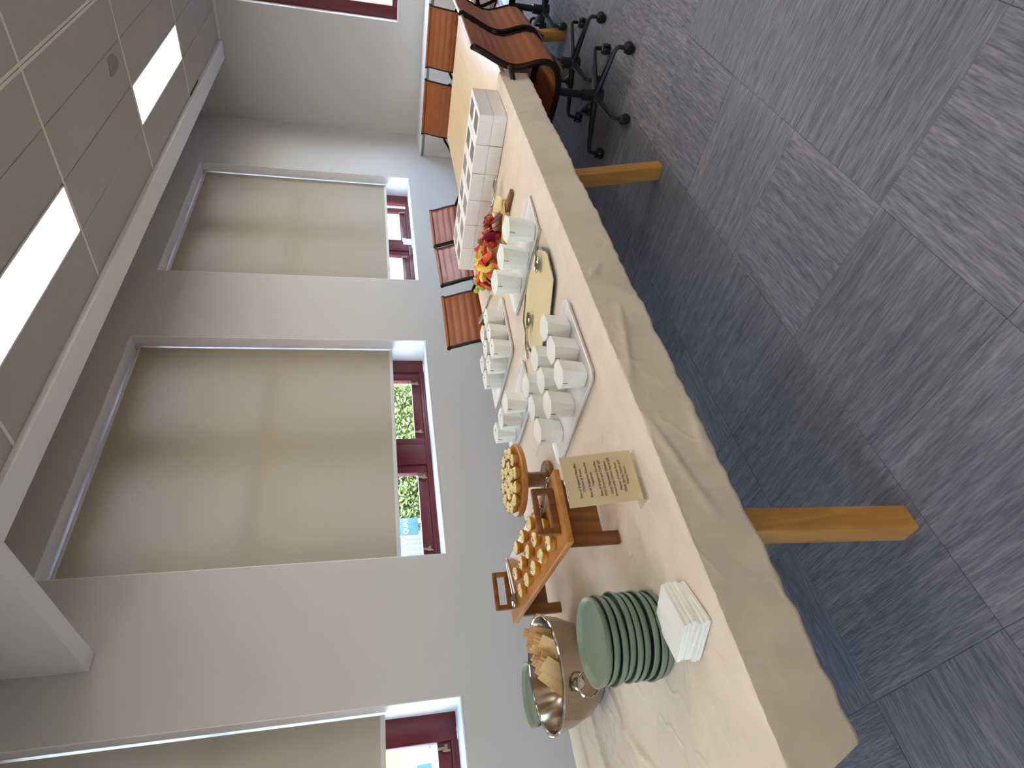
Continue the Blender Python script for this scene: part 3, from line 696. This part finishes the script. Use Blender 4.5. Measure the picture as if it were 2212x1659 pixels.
grid_t = [(c, r) for r in range(5) for c in range(3)]
for c, r in grid_t:
    if (c, r) == (2, 4) : continue
    lx = -.066+.066*c; ly = -.235+.098*r+(.035*(c-1))
    put_tart(.903+lx*cosA-ly*sinA, 1.712+lx*sinA+ly*cosA, TZ+.1685, 'savoury tartlet on the riser, %s row from the menu, %s' % (ORD[r], ['plate side', 'middle', 'noodle box side'][c]), 'tartlets on the riser tray')
# ---- round stand
st = thing('cake_stand', 'round acacia cake stand beside the riser, heaped with tartlets', 'cake stand', (1.275, 1.825, TZ))
bm = bmesh.new(); lathe(bm, [(0, .118), (.13, .118), (.136, .122), (.136, .136), (.132, .140), (0, .140)], 48); finish(bm, 'round_board', M['acacia_top'], st)
bm = bmesh.new(); lathe(bm, [(0, 0), (.07, 0), (.072, .004), (.072, .014), (.068, .018), (0, .018)], 32); finish(bm, 'foot', M['acacia'], st)
bm = bmesh.new(); lathe(bm, [(0, .017), (.036, .017), (.030, .03), (.028, .07), (.032, .105), (.042, .119), (0, .119)], 24); finish(bm, 'pedestal', M['acacia'], st)
k = 0
for rad, cnt in ((.0, 1), (.050, 6), (.102, 12)):
    for i in range(cnt):
        a = 2*PI*i/cnt+rad*7; 
        where = 'at its centre' if cnt == 1 else '%s of the %s ring' % (ORD[i], 'inner' if cnt == 6 else 'outer')
        put_tart(1.275+rad*math.cos(a), 1.825+rad*math.sin(a), TZ+.1405, 'savoury tartlet on the round stand, %s from the noodle boxes' % where if cnt > 1 else 'small savoury tartlet at the centre of the round stand', 'tartlets on the round stand')
# ---- tongs and serving spoons
def tongs(lab, p, rz, L=.2, tilt=0.0, spread=.014, roll=0.0):
    t = thing('serving_tongs', lab, 'tongs', p); t.rotation_euler = (roll, -tilt, rz)
    for s in (-1, 1):
        bm = bmesh.new(); P = sm([(-L*.5, 0, .004), (-L*.48, s*.006, .004), (-L*.2, s*spread*.8, .004), (L*.2, s*spread, .004), (L*.34, s*spread*.75, .004)], 4)
        tube(bm, P, .005, 8, ry=.0016, upv=(0, 1, 0)); finish(bm, 'arm', M['steel'], t)
        bm = bmesh.new(); lathe(bm, [(0, -.003), (.6, -.001), (1, .005), (.94, .006), (.5, .001), (0, -.0005)], 20, sx=.030, sy=.016, mtx=Matrix.Translation((L*.40, s*spread*.6, .005)) @ Matrix.Rotation(s*.5, 4, 'X')); finish(bm, 'spoon_end', M['steel'], t)
    return t
tongs('steel tongs lying by the far handle of the riser tray', (.955, 1.985, TZ+.171), R(188), .19)
tongs('steel tongs lying by the near handle of the riser tray', (.93, 1.435, TZ+.171), R(110), .15)
# ---- menu in an acrylic stand
A0, A1 = Vector((.752, 1.178, TZ)), Vector((.893, 1.163, TZ)); wv_ = (A1-A0); wd = wv_.length; ang = math.atan2(wv_.y, wv_.x)
sg = thing('menu_sign', 'cream printed menu sheet in a clear acrylic stand by the riser', 'sign', (A0+A1)/2, ang)
LEAN = R(-9)
Mx = Matrix.Rotation(LEAN, 4, 'X') @ Matrix.Rotation(PI/2, 4, 'X')      # local xy sheet -> upright, facing -y
def sheet(name, x0, x1, y0, y1, z0, z1, m):
    bm = bmesh.new(); bx(bm, x0, x1, y0, y1, z0, z1, mtx=Mx); return finish(bm, name, m, sg, smooth=0)
H = .198
sheet('menu_paper', -wd/2, wd/2, .012, H, .0012, .0020, M['sign_paper'])
sheet('acrylic_front', -wd/2-.001, wd/2+.001, .004, H+.001, .0022, .0034, M['acrylic'])
box('acrylic_foot', -wd/2-.001, wd/2+.001, -.006, .055, 0, .002, M['acrylic'], sg)
lines = [(.164, 'Box of Singapore Noodles'), (.1535, 'Chicken & Prawn'), (.138, 'Box of Singapore Noodles'), (.1275, 'Vegetarian'), (.112, 'Box of Singapore Noodles'), (.1015, 'With Prawns and Chilli (gf)'),
         (.086, 'Large Marinated Chicken'), (.0755, 'Served with Onion Sauce (gf)'), (.060, 'Platter of Fresh Fruit'), (.0495, 'Chilli, Spring Onion and'), (.039, 'Peanut Sauce')]
for yy, s in lines:
    text_mesh('lettering', s, .0093, M['ink'], sg, Mx @ Matrix.Translation((0, yy, .0037)), extrude=.0001)
# ---- trays and noodle boxes
def tray(lab, cx_, cy_, w_, d_, rz):
    bm = bmesh.new(); L = []
    for s_, z in ((-.012, 0), (-.008, .001), (0, .014), (-.002, .0155), (-.006, .0145), (-.016, .004)):
        L.append([(a, b, z) for a, b in rrect(w_+2*s_, d_+2*s_, .03, 6)])
    loft(bm, L); o = finish(bm, 'serving_tray', M['tray'], smooth=40, loc=(cx_, cy_, TZ), rot=(0, 0, rz)); tag(o, lab, 'tray', 'white serving trays'); return o
tray('white rectangular tray beside the menu holding nine noodle boxes', 1.405, 1.435, .385, .47, R(-1))
tray('narrow white tray beside the fruit board holding three noodle boxes', 2.20, 1.455, .26, .50, R(-6))
tray('white tray at the back edge near the office chair, holding nine noodle boxes', 2.245, 2.075, .385, .48, R(-5))
tray('narrow white tray behind the front tray, next to the cake stand', 1.775, 1.985, .26, .44, R(-4))
def noodle_box():
    t = thing('noodle_box', '', 'noodle box')
    hexo = lambda l, w_, z: [(l*.5, 0, z), (l*.30, w_*.5, z), (-l*.26, w_*.5, z), (-l*.46, w_*.16, z), (-l*.46, -w_*.16, z), (-l*.26, -w_*.5, z), (l*.30, -w_*.5, z)]
    bm = bmesh.new(); q = [(.036, 0, 0), (.033, .027, 0), (-.030, .027, 0), (-.033, .012, 0), (-.033, -.012, 0), (-.030, -.027, 0), (.033, -.027, 0)]
    loft(bm, [q, [(a*1.02, b*1.02, .002) for a, b, c in q], hexo(.108, .076, .088)]); finish(bm, 'body', M['carton'], t, smooth=20)
    bm = bmesh.new(); loft(bm, [hexo(.112, .079, .087), hexo(.112, .079, .0885)], cap0=True, cap1=False)
    a = hexo(.112, .079, .0885); top = [(.030, 0, .096), (-.030, 0, .096)]
    vs_ = [bm.verts.new(p) for p in a]; r0 = bm.verts.new(top[0]); r1 = bm.verts.new(top[1])
    for f in ((vs_[0], vs_[1], r0), (vs_[1], vs_[2], r1, r0), (vs_[2], vs_[3], r1), (vs_[3], vs_[4], r1), (vs_[4], vs_[5], r1), (vs_[5], vs_[6], r0, r1), (vs_[6], vs_[0], r0)): bm.faces.new(f)
    bmesh.ops.remove_doubles(bm, verts=bm.verts[:], dist=1e-5); finish(bm, 'lid', M['carton'], t, smooth=20)
    bm = bmesh.new(); prism(bm, [(-.0512, -.0008), (-.0490, -.0008), (-.0490, .0008), (-.0512, .0008)], .070, .0875); finish(bm, 'side_slot', M['carton_in'], t, smooth=0)
    return t
nb0 = noodle_box(); nbu = [False]
def put_box(x, y, rz, lab, grp, mark=None, sc=1.0):
    o = nb0 if not nbu[0] else copy_tree(nb0); nbu[0] = True
    o.location = (x, y, TZ+.0052); o.rotation_euler = (0, 0, rz); o.scale = (sc, sc, sc); o['label'] = lab; o['group'] = grp
    if mark: 
        bm = bmesh.new(); ST = {'V': [((-.006, .006), (0, -.006)), ((0, -.006), (.006, .006))], 'T': [((0, -.006), (0, .005)), ((-.005, .005), (.005, .005))]}[mark]
        for p, q in ST: tube(bm, [(p[0]*.9, p[1]*.9, 0), (q[0]*.9, q[1]*.9, 0)], .0010, 6)
        mk = finish(bm, 'pen_mark', M['ink'], o); mk.location = (-.004, -.019, .0926); mk.rotation_euler = (R(11), 0, R(-50))
RW = ['front', 'middle', 'rear']; CW = ['nearest the menu', 'in the middle', 'nearest the platter']
for r in range(3):
    for c in range(3):
        put_box(1.285+.113*c+.012*r, 1.275+.155*r, R(8+random.uniform(-5, 5)), 'white noodle box in the tray beside the menu, %s row, %s' % (RW[r], CW[c]), 'noodle boxes in the tray beside the menu', None, .96)
for r, (x, y) in enumerate(((2.145, 1.285), (2.150, 1.425), (2.175, 1.575))):
    put_box(x, y, R(20), 'white noodle box in front of the fruit, %s' % ['nearest the table edge', 'in the middle of three', 'farthest from the table edge'][r], 'noodle boxes beside the fruit', None, 1.27)
for r in range(3):
    for c in range(3):
        if (r, c) == (2, 2): continue
        put_box(2.09+.112*c+.008*r, 1.90+.115*r, R(12+random.uniform(-5, 5)), 'white noodle box marked T in the rear tray, %s row, %s' % (RW[r], ['nearest the tubs', 'in the middle', 'nearest the cake boxes'][c]) if True else '', 'noodle boxes in the rear tray', 'T')
for r, (x, y) in enumerate(((1.715, 1.875), (1.725, 1.99), (1.745, 2.115))):
    put_box(x, y, R(14), ['white unmarked noodle box in the tray behind the front tray', 'white noodle box marked V, middle of its narrow tray', 'white noodle box marked V next to the table back edge'][r], 'noodle boxes in the narrow rear tray', None if r == 0 else 'V')
# ---- cusped platter with two serving spoons
pl = thing('metal_platter', 'scalloped metal platter with pale gold lining between the noodle trays', 'platter', (1.855, 1.43, TZ), R(10))
def scal(rx, ry, z, n=96):
    o = []
    for j in range(n):
        a = 2*PI*j/n; k = abs(math.cos(2*a)); f = 1+.14*(1-k)**2 + .035*(abs(math.cos(2*a))**8)
        o.append((rx*f*math.cos(a), ry*f*math.sin(a), z))
    return o
bm = bmesh.new(); loft(bm, [scal(.13, .155, 0), scal(.165, .195, .008), scal(.185, .215, .013), scal(.186, .216, .0145), scal(.172, .202, .012)], cap1=False); finish(bm, 'rim', M['steel'], pl, smooth=30)
bm = bmesh.new(); loft(bm, [scal(.172, .202, .012), scal(.160, .19, .0085), scal(.13, .155, .007)], cap0=False); finish(bm, 'lining', M['gold'], pl, smooth=30)
def spoon(lab, p, rz, L=.2):
    t = thing('serving_spoon', lab, 'spoon', p, rz)
    bm = bmesh.new(); lathe(bm, [(0, -.004), (.5, -.002), (.9, .005), (1, .009), (.95, .010), (.5, .0005), (0, -.001)], 24, sx=.036, sy=.024, mtx=Matrix.Translation((L*.5-.034, 0, .008))); finish(bm, 'bowl', M['steel'], t)
    bm = bmesh.new(); P = sm([(L*.5-.066, 0, .014), (L*.1, 0, .019), (-L*.2, 0, .017), (-L*.5, 0, .008)], 5); tube(bm, P, [.005+.002*i/len(P) for i in range(len(P))], 8, ry=.0025, upv=(0, 1, 0)); finish(bm, 'handle', M['steel'], t); return t
spoon('steel serving spoon resting on the platter rim nearest the table edge', (1.965, 1.265, TZ+.008), R(122), .17)
spoon('steel serving spoon on the platter, lying between the noodle trays', (1.845, 1.60, TZ+.008), R(-58), .20)
# ---- cake boxes, two layers, two deep, six along
def cake_box():
    t = thing('cake_box', '', 'cake box'); a, b, h = .0825, .0765, .069
    bm = bmesh.new(); bx(bm, -a, a, -b, b, 0, h-.002, .0015); finish(bm, 'body', M['cake_box'], t, smooth=20)
    bm = bmesh.new()
    for q in ((-a, a, -b, -b+.030), (-a, a, b-.030, b), (-a, -a+.026, -b+.030, b-.030), (a-.026, a, -b+.030, b-.030)): bx(bm, q[0], q[1], q[2], q[3], h-.002, h)
    bmesh.ops.remove_doubles(bm, verts=bm.verts[:], dist=1e-5); finish(bm, 'lid_frame', M['cake_box'], t, smooth=0)
    box('lid_window', -a+.026, a-.026, -b+.030, b-.030, h-.0025, h-.0008, M['box_window'], t)
    bm = bmesh.new(); bx(bm, -a-.0008, -a+.0005, -b*.55, b*.55, h*.45, h*.98, .0004); finish(bm, 'tuck_flap', M['cake_box'], t, smooth=0)
    return t
cb0 = cake_box(); u = False
for lay in range(2):
    for r in range(2):
        for c in range(6):
            o = cb0 if not u else copy_tree(cb0); u = True
            o.location = (3.042+.1675*r+random.uniform(-.0015, .0015), 1.225+.1565*c+random.uniform(-.001, .001), TZ+lay*.0695); o.rotation_euler = (0, 0, R(-1.5)+random.uniform(-.008, .008))
            o.location.x += .006*c
            o['label'] = 'white windowed cake box, %s layer, %s row, %s from the aisle side' % (['lower', 'upper'][lay], ['fruit side', 'bare table side'][r], ORD[c]); o['group'] = 'stacked white cake boxes'
# ---- fruit board
FA = math.atan2(-(2.80-2.63), (2.0-1.44))        # board axis leans toward the window side
fb = thing('fruit_board', 'pale wooden paddle board in front of the cake boxes, covered in fruit', 'serving board', (2.70, 1.735, TZ), FA)
pts = [(.155*math.cos(a)*(1 if True else 1), .31*math.sin(a)) for a in [2*PI*i/48 for i in range(48)]]
bm = bmesh.new(); prism(bm, pts, 0, .018, bev=.004); finish(bm, 'paddle', M['board'], fb)
bm = bmesh.new(); prism(bm, [(.040, -.285), (.020, -.325), (.014, -.41), (-.014, -.41), (-.020, -.325), (-.040, -.285)], .002, .018, bev=.004); finish(bm, 'handle', M['acacia'], fb)
FM = {k: mat(k, rgb(*c), r, var=v, scale=s) for k, c, r, v, s in (
    ('watermelon_flesh', (214, 52, 48), .3, .18, 40), ('papaya_flesh', (226, 92, 44), .3, .14, 30), ('strawberry_skin', (186, 40, 26), .32, .25, 70), ('dragonfruit_skin', (130, 12, 62), .4, .25, 20),
    ('beet_leaf', (96, 8, 24), .45, .3, 20), ('pineapple_flesh', (236, 206, 96), .35, .15, 40), ('melon_flesh', (244, 226, 164), .35, .08, 20), ('grape_skin', (176, 188, 74), .22, .12, 30), ('orange_flesh', (222, 112, 26), .3, .15, 40), ('passion_pulp', (74, 46, 18), .3, .4, 90), ('rind', (90, 128, 52), .5, .2, 20), ('pith', (240, 232, 200), .6, .05, 20))}
def wedge(name, m1, m2, r=.05, th=.014):
    bm = bmesh.new(); pa = [(0, 0)]+[(r*math.cos(R(-32+64*i/10)), r*math.sin(R(-32+64*i/10))) for i in range(11)]
    prism(bm, pa, 0, th, mi=0); t = None
    bm2 = bmesh.new(); ring = [(r*math.cos(R(-32+64*i/10)), r*math.sin(R(-32+64*i/10))) for i in range(11)]+[(r*1.04*math.cos(R(32-64*i/10)), r*1.04*math.sin(R(32-64*i/10))) for i in range(11)]
    prism(bm2, ring, 0, th); return bm, bm2
FS = 1.4
def F(name, lab, cat, u_, v_, z, rot, parts):
    ca, sa = math.cos(FA), math.sin(FA); t = thing(name, lab, cat, (2.70+v_*ca-u_*sa, 1.735+v_*sa+u_*ca, TZ+.018+z)); t.rotation_euler = rot; t.scale = (FS, FS, FS); t['group'] = 'cut fruit on the paddle board'
    for pn, b_, m_ in parts: finish(b_, pn, m_, t)
    return t
rnd = random.Random(11)
def strawberry():
    b = bmesh.new(); lathe(b, [(0, 0), (.009, .006), (.015, .018), (.016, .026), (.010, .033), (0, .034)], 14); c = bmesh.new(); 
    for k in range(5):
        a = 2*PI*k/5; c.faces.new([c.verts.new(p) for p in ((0, 0, .034), (.012*math.cos(a-.35), .012*math.sin(a-.35), .036), (.019*math.cos(a), .019*math.sin(a), .034), (.012*math.cos(a+.35), .012*math.sin(a+.35), .036))])
    return b, c
def grape(bm, p, r=.010): bmesh.ops.create_icosphere(bm, subdivisions=2, radius=r, matrix=Matrix.Translation(p) @ Matrix.Diagonal((1, 1, 1.25, 1)))
# dark leaves by the handle
for k in range(3):
    b = bmesh.new(); prof_ = [(0, -.045), (.02, -.02), (.026, .01), (.014, .035), (0, .05), (-.014, .035), (-.026, .01), (-.02, -.02)]
    prism(b, prof_, 0, .003); 
    F('dragonfruit_slice', 'dark magenta dragon fruit slice, %s from the board handle' % ORD[k], 'fruit', -.20+.03*k, .03-.04*k, .012+.012*k, (R(38+14*k), R(20-20*k), R(40*k)), [('skin', b, FM['dragonfruit_skin' if k else 'beet_leaf'])])
for k, (u_, v_, z) in enumerate(((-.15, .05, .012), (-.135, -.02, .02), (-.11, .075, .018), (-.10, .01, .034), (-.075, .05, .032), (-.16, -.05, .008), (-.08, -.045, .026), (-.13, .03, .035), (-.05, .085, .012), (-.12, -.075, .01), (-.03, .02, .04), (-.09, .09, .012))):
    b, c = strawberry(); F('strawberry', 'red strawberry in the heap by the board handle, %s counted toward the windows' % ORD[k], 'strawberry', u_, v_, z, (rnd.uniform(-1.2, 1.2), rnd.uniform(-1.2, 1.2), rnd.uniform(0, 6)), [('berry', b, FM['strawberry_skin']), ('leaf_crown', c, FM['rind'])])
for k, (u_, v_, z, rz) in enumerate(((-.045, -.09, .0, 200), (-.02, -.085, .004, 190), (.005, -.02, .028, 150), (.02, .05, .02, 60), (.165, -.05, .004, 170), (.185, -.01, .012, 120), (.16, .05, .014, 100))):
    a_, b_ = wedge('w', None, None, .062, .013); F('watermelon_wedge', 'red watermelon wedge on the fruit board, %s from the handle' % ORD[k], 'watermelon', u_, v_, z, (R(62+rnd.uniform(-18, 18)), R(rnd.uniform(-25, 25)), R(rz)), [('flesh', a_, FM['watermelon_flesh']), ('rind', b_, FM['papaya_flesh'])])
for k, (u_, v_, z, rz) in enumerate(((-.03, .06, .035, 20), (.0, .09, .02, 40), (-.06, -.03, .042, 80), (.19, .05, .02, 10), (.21, -.03, .024, 70), (.22, .03, .034, 120), (.03, -.09, .03, 100), (.0, -.06, .044, 60), (.06, -.11, .02, 30), (.15, .0, .04, 50))):
    b = bmesh.new(); tube(b, sm([(-.045, 0, 0), (-.02, .006, .012), (.02, .006, .012), (.045, 0, 0)], 4), [.004, .009, .012, .013, .013, .013, .013, .013, .013, .012, .011, .009, .004], 8, ry=.008)
    F('papaya_slice', 'orange papaya slice on the fruit board, %s from the handle' % ORD[k], 'papaya', u_, v_, z, (R(rnd.uniform(-40, 40)), R(rnd.uniform(-30, 30)), R(rz)), [('flesh', b, FM['papaya_flesh'])])
for k, (u_, v_, z, rz) in enumerate(((.03, -.07, .012, 10), (.06, -.03, .026, 30), (.08, .02, .034, 60), (.055, .07, .02, 90), (.10, -.06, .014, 120), (.115, .06, .016, 150), (.10, .0, .03, 20))):
    b = bmesh.new(); ring = [(.032*(1+.07*math.sin(8*a))*math.cos(a), .032*(1+.07*math.sin(8*a))*math.sin(a)) for a in [2*PI*i/40 for i in range(40)]]; prism(b, ring, 0, .011)
    c = bmesh.new(); prism(c, [(.010*math.cos(2*PI*i/12), .010*math.sin(2*PI*i/12)) for i in range(12)], .0005, .0122)
    F('pineapple_ring', 'yellow pineapple slice in the middle of the fruit board, %s from the handle' % ORD[k], 'pineapple', u_, v_-.035, z+.022, (R(50+rnd.uniform(-25, 25)), R(rnd.uniform(-25, 25)), R(rz)), [('flesh', b, FM['pineapple_flesh']), ('core', c, FM['melon_flesh' if k % 2 else 'passion_pulp'])])
for k, (u_, v_, z) in enumerate(((.065, -.10, .006), (.12, -.095, .004))):
    b = bmesh.new(); lathe(b, [(0, 0), (.014, .002), (.022, .010), (.024, .020), (.022, .021), (.019, .016), (0, .012)], 20); c = bmesh.new(); lathe(c, [(0, .0165), (.010, .018), (.019, .0165), (.019, .014), (0, .012)], 16)
    F('passionfruit_half', 'passion fruit half with dark pulp, %s from the board handle' % ORD[k], 'passion fruit', u_, v_, z, (R(-45), R(-25), R(30)), [('shell', b, FM['pith']), ('pulp', c, FM['passion_pulp'])])
for k, (u_, v_) in enumerate(((-.24, .085), (-.19, .11))):
    b = bmesh.new(); bx(b, -.03, .03, -.022, .022, 0, .012, .003); F('melon_slab', 'pale melon slab beside the board handle, %s from the handle' % ORD[k], 'melon', u_, v_, 0.0, (0, R(-4), R(20+10*k)), [('flesh', b, FM['melon_flesh'])])
b = bmesh.new(); st_ = bmesh.new(); k = 0
gparts = []
for k in range(16):
    g = bmesh.new(); a = k*2.4; rr = .012+.010*(k % 3); grape(g, Vector((rr*math.cos(a), rr*math.sin(a), .010+.012*(k // 6)))); gparts.append(('grape', g, FM['grape_skin']))
tube(st_, sm([(0, 0, .01), (.004, .004, .04), (.012, .002, .052)], 4), .0016, 6); gparts.append(('stalk', st_, FM['rind']))
F('grape_bunch', 'small bunch of green grapes at the window end of the fruit board', 'grapes', .268, -.03, .006, (0, 0, 0), gparts)
tongs('steel tongs leaning on the fruit board by its handle', (2.835, 1.50, TZ+.030), R(-70), .13, tilt=-.12)
tongs('steel tongs sticking out from the window end of the fruit board', (2.585, 2.055, TZ+.030), R(120), .16, tilt=.35)

# ================================================================ outside the windows
def ext(name, lab, cat, loc): return thing(name, lab, cat, loc)
GZ = -.35
bm = bmesh.new(); bx(bm, -20, 45, W+.8, 40, GZ-.2, GZ); struct('ground_outside', bm, mat('asphalt', rgb(112, 110, 108), .9, var=.08, scale=3), smooth=0)
EM = {'brick': None, 'mortar': mat('mortar', rgb(206, 190, 174), .9), 'cream': mat('cream_render', rgb(190, 172, 150), .85, var=.03), 'blue': mat('blue_sign_paint', rgb(30, 72, 124), .5), 'white': mat('white_rail_paint', rgb(206, 208, 210), .5),
      'yellow': mat('yellow_render', rgb(196, 140, 56), .8, var=.05), 'leaf': mat('hedge_leaf', rgb(84, 106, 50), .6, var=.3, scale=5), 'twig': mat('twig_bark', rgb(110, 96, 84), .8), 'van': mat('van_paint', rgb(170, 190, 196), .3), 'dark': mat('rubber_black', rgb(38, 40, 44), .6), 'brickmat': mat('red_brick', rgb(198, 122, 92), .85, var=.18, scale=9)}
def leaves(bm, n, x0, x1, y0, y1, z0, z1, s, seed):
    q = random.Random(seed)
    for _ in range(n):
        c = Vector((q.uniform(x0, x1), q.uniform(y0, y1), q.uniform(z0, z1))); a = Vector((q.uniform(-1, 1), q.uniform(-1, 1), q.uniform(-1, 1))).normalized(); b = a.orthogonal().normalized(); k = s*q.uniform(.6, 1.3)
        v = [bm.verts.new(c+a*k), bm.verts.new(c+b*k*.5), bm.verts.new(c-a*k), bm.verts.new(c-b*k*.5)]; bm.faces.new(v)
def hedge(lab, x0, x1, y0, y1, h_, n, seed):
    t = ext('hedge', lab, 'hedge', ((x0+x1)/2, (y0+y1)/2, GZ)); ox_, oy_ = (x0+x1)/2, (y0+y1)/2
    bm = bmesh.new(); leaves(bm, n, x0-ox_, x1-ox_, y0-oy_, y1-oy_, 0, h_, .055, seed); o = finish(bm, 'foliage', EM['leaf'], t, smooth=0); o['kind'] = 'stuff'
    bm = bmesh.new()
    for k in range(int((x1-x0)/.3)): tube(bm, [(x0-ox_+.15+.3*k, 0, 0), (x0-ox_+.15+.3*k+.04, .02, h_*.8)], .015, 6)
    finish(bm, 'stems', EM['twig'], t)
hedge('clipped green hedge seen under the wide blind, beyond the first pane', 7.9, 9.6, 9.7, 10.5, 1.9, 9000, 5)
hedge('loose sunlit hedge seen under the wide blind, beyond the second pane', 6.1, 7.6, 9.8, 10.4, 1.5, 6500, 6)
pt = ext('gate_post', 'cream rendered gate post beside the clipped hedge outside', 'gate post', (10.05, 10.1, GZ)); box('shaft', -.28, .28, -.28, .28, 0, 2.0, EM['cream'], pt, .01); box('cap', -.33, .33, -.33, .33, 2.0, 2.1, EM['cream'], pt, .02)
sn = ext('street_sign', 'blue sign with white lettering outside, beside the white railing', 'sign', (5.80, 9.60, GZ))
box('board', -.17, .17, -.02, .02, .86, 1.5, EM['blue'], sn, .005)
for s in (-.14, .14): box('post', s-.03, s+.03, .02, .07, 0, 1.5, EM['white'], sn)
text_mesh('lettering', 'QUAY', .115, EM['white'], sn, Matrix.Translation((0, -.024, 1.08)) @ Matrix.Rotation(PI/2, 4, 'X'), extrude=.003)
rl = ext('railing', 'white vertical bar railing outside beyond the wide window', 'railing', (5.2, 10.0, GZ))
for z in (.35, 1.08): box('rail', -.8, .72, -.012, .012, z, z+.03, EM['white'], rl)
for k in range(16): box('bar', -.78+.1*k, -.768+.1*k, -.006, .006, .1, 1.1, EM['white'], rl)
sd = ext('grey_shed', 'grey blue shed standing behind the white railing outside', 'shed', (6.4, 12.6, GZ)); box('shed_wall', -1.6, 1.3, 0, 2, 0, 2.3, mat('shed_paint', rgb(70, 80, 96), .7), sd); box('shed_roof', -1.75, 1.45, -.15, 2.15, 2.3, 2.42, EM['dark'], sd); box('shed_door', -.5, .3, -.03, 0, 0, 1.9, EM['white'], sd)
# brick building seen through the corner window
bw = ext('brick_building', 'sunlit brick and cream building outside the corner window', 'building', (15.0, 11.0, GZ))
def brickm():
    m = bpy.data.materials.new('brick_courses'); m.use_nodes = True; n = m.node_tree.nodes; l = m.node_tree.links; b = n['Principled BSDF']; b.inputs['Roughness'].default_value = .9
    tc = n.new('ShaderNodeTexCoord'); mp = n.new('ShaderNodeMapping'); mp.inputs['Rotation'].default_value = (PI/2, 0, 0); l.new(tc.outputs['Object'], mp.inputs[0])
    br = n.new('ShaderNodeTexBrick'); br.inputs['Scale'].default_value = 4.2; br.inputs['Color1'].default_value = rgb(160, 98, 76)+(1,); br.inputs['Color2'].default_value = rgb(136, 74, 56)+(1,); br.inputs['Mortar'].default_value = rgb(190, 172, 158)+(1,)
    l.new(mp.outputs[0], br.inputs['Vector']); l.new(br.outputs[0], b.inputs['Base Color']); return m
box('brick_wall', -4.5, .75, 0, 5, 0, 4.5, brickm(), bw); box('cream_wall', .75, 4.5, -.1, 5, 0, 4.5, EM['cream'], bw); box('roof', -4.7, 4.7, -.3, 5.2, 4.5, 4.7, EM['mortar'], bw)
for k in range(2):
    f = box('window', -3.6+2.2*k, -2.6+2.2*k, -.03, .02, 1.9, 3.3, EM['white'], bw); box('pane', -3.5+2.2*k, -2.7+2.2*k, -.04, -.028, 2.0, 3.2, EM['dark'], f)
# pale van and yellow wall seen through the nearest window
yw = ext('yellow_wall', 'yellow rendered wall outside the nearest window, behind the white van', 'building', (1.5, 12.6, GZ)); box('facade', -3.2, 3.2, 0, .3, 0, 5.0, EM['yellow'], yw); box('parapet', -3.3, 3.3, -.05, .35, 5.0, 5.15, EM['cream'], yw)
vn = ext('white_van', 'pale white van parked outside the nearest window', 'van', (1.35, 10.4, GZ))
bm = bmesh.new(); prism(bm, [(-2.1, .32), (1.95, .32), (2.05, .5), (2.0, .72), (1.6, .82), (1.4, 1.08), (1.2, 1.22), (-2.05, 1.25), (-2.12, 1.15)], -.85, .85, mtx=Matrix.Rotation(PI/2, 4, 'X'), bev=.04); finish(bm, 'body', EM['van'], vn)
for x in (-1.4, 1.35):
    for s in (-1, 1):
        bm = bmesh.new(); lathe(bm, [(0, -.1), (.2, -.1), (.3, -.09), (.32, 0), (.3, .09), (.2, .1), (0, .1)], 24, mtx=Matrix.Translation((x, s*.78, .32)) @ Matrix.Rotation(PI/2, 4, 'X')); finish(bm, 'wheel', EM['dark'], vn)
box('side_window', 1.02, 1.36, -.862, -.85, .84, 1.06, EM['dark'], vn)
for x in (.45, -.75): box('door_seam', x-.006, x+.006, -.8545, -.848, .42, 1.18, EM['dark'], vn)
box('rub_strip', -1.0, 1.0, -.87, -.848, .80, .815, EM['dark'], vn); box('door_handle', .90, .98, -.88, -.848, .90, .92, EM['dark'], vn)
box('blue_panel', .3, .72, -.856, -.848, .9, 1.1, EM['blue'], vn)
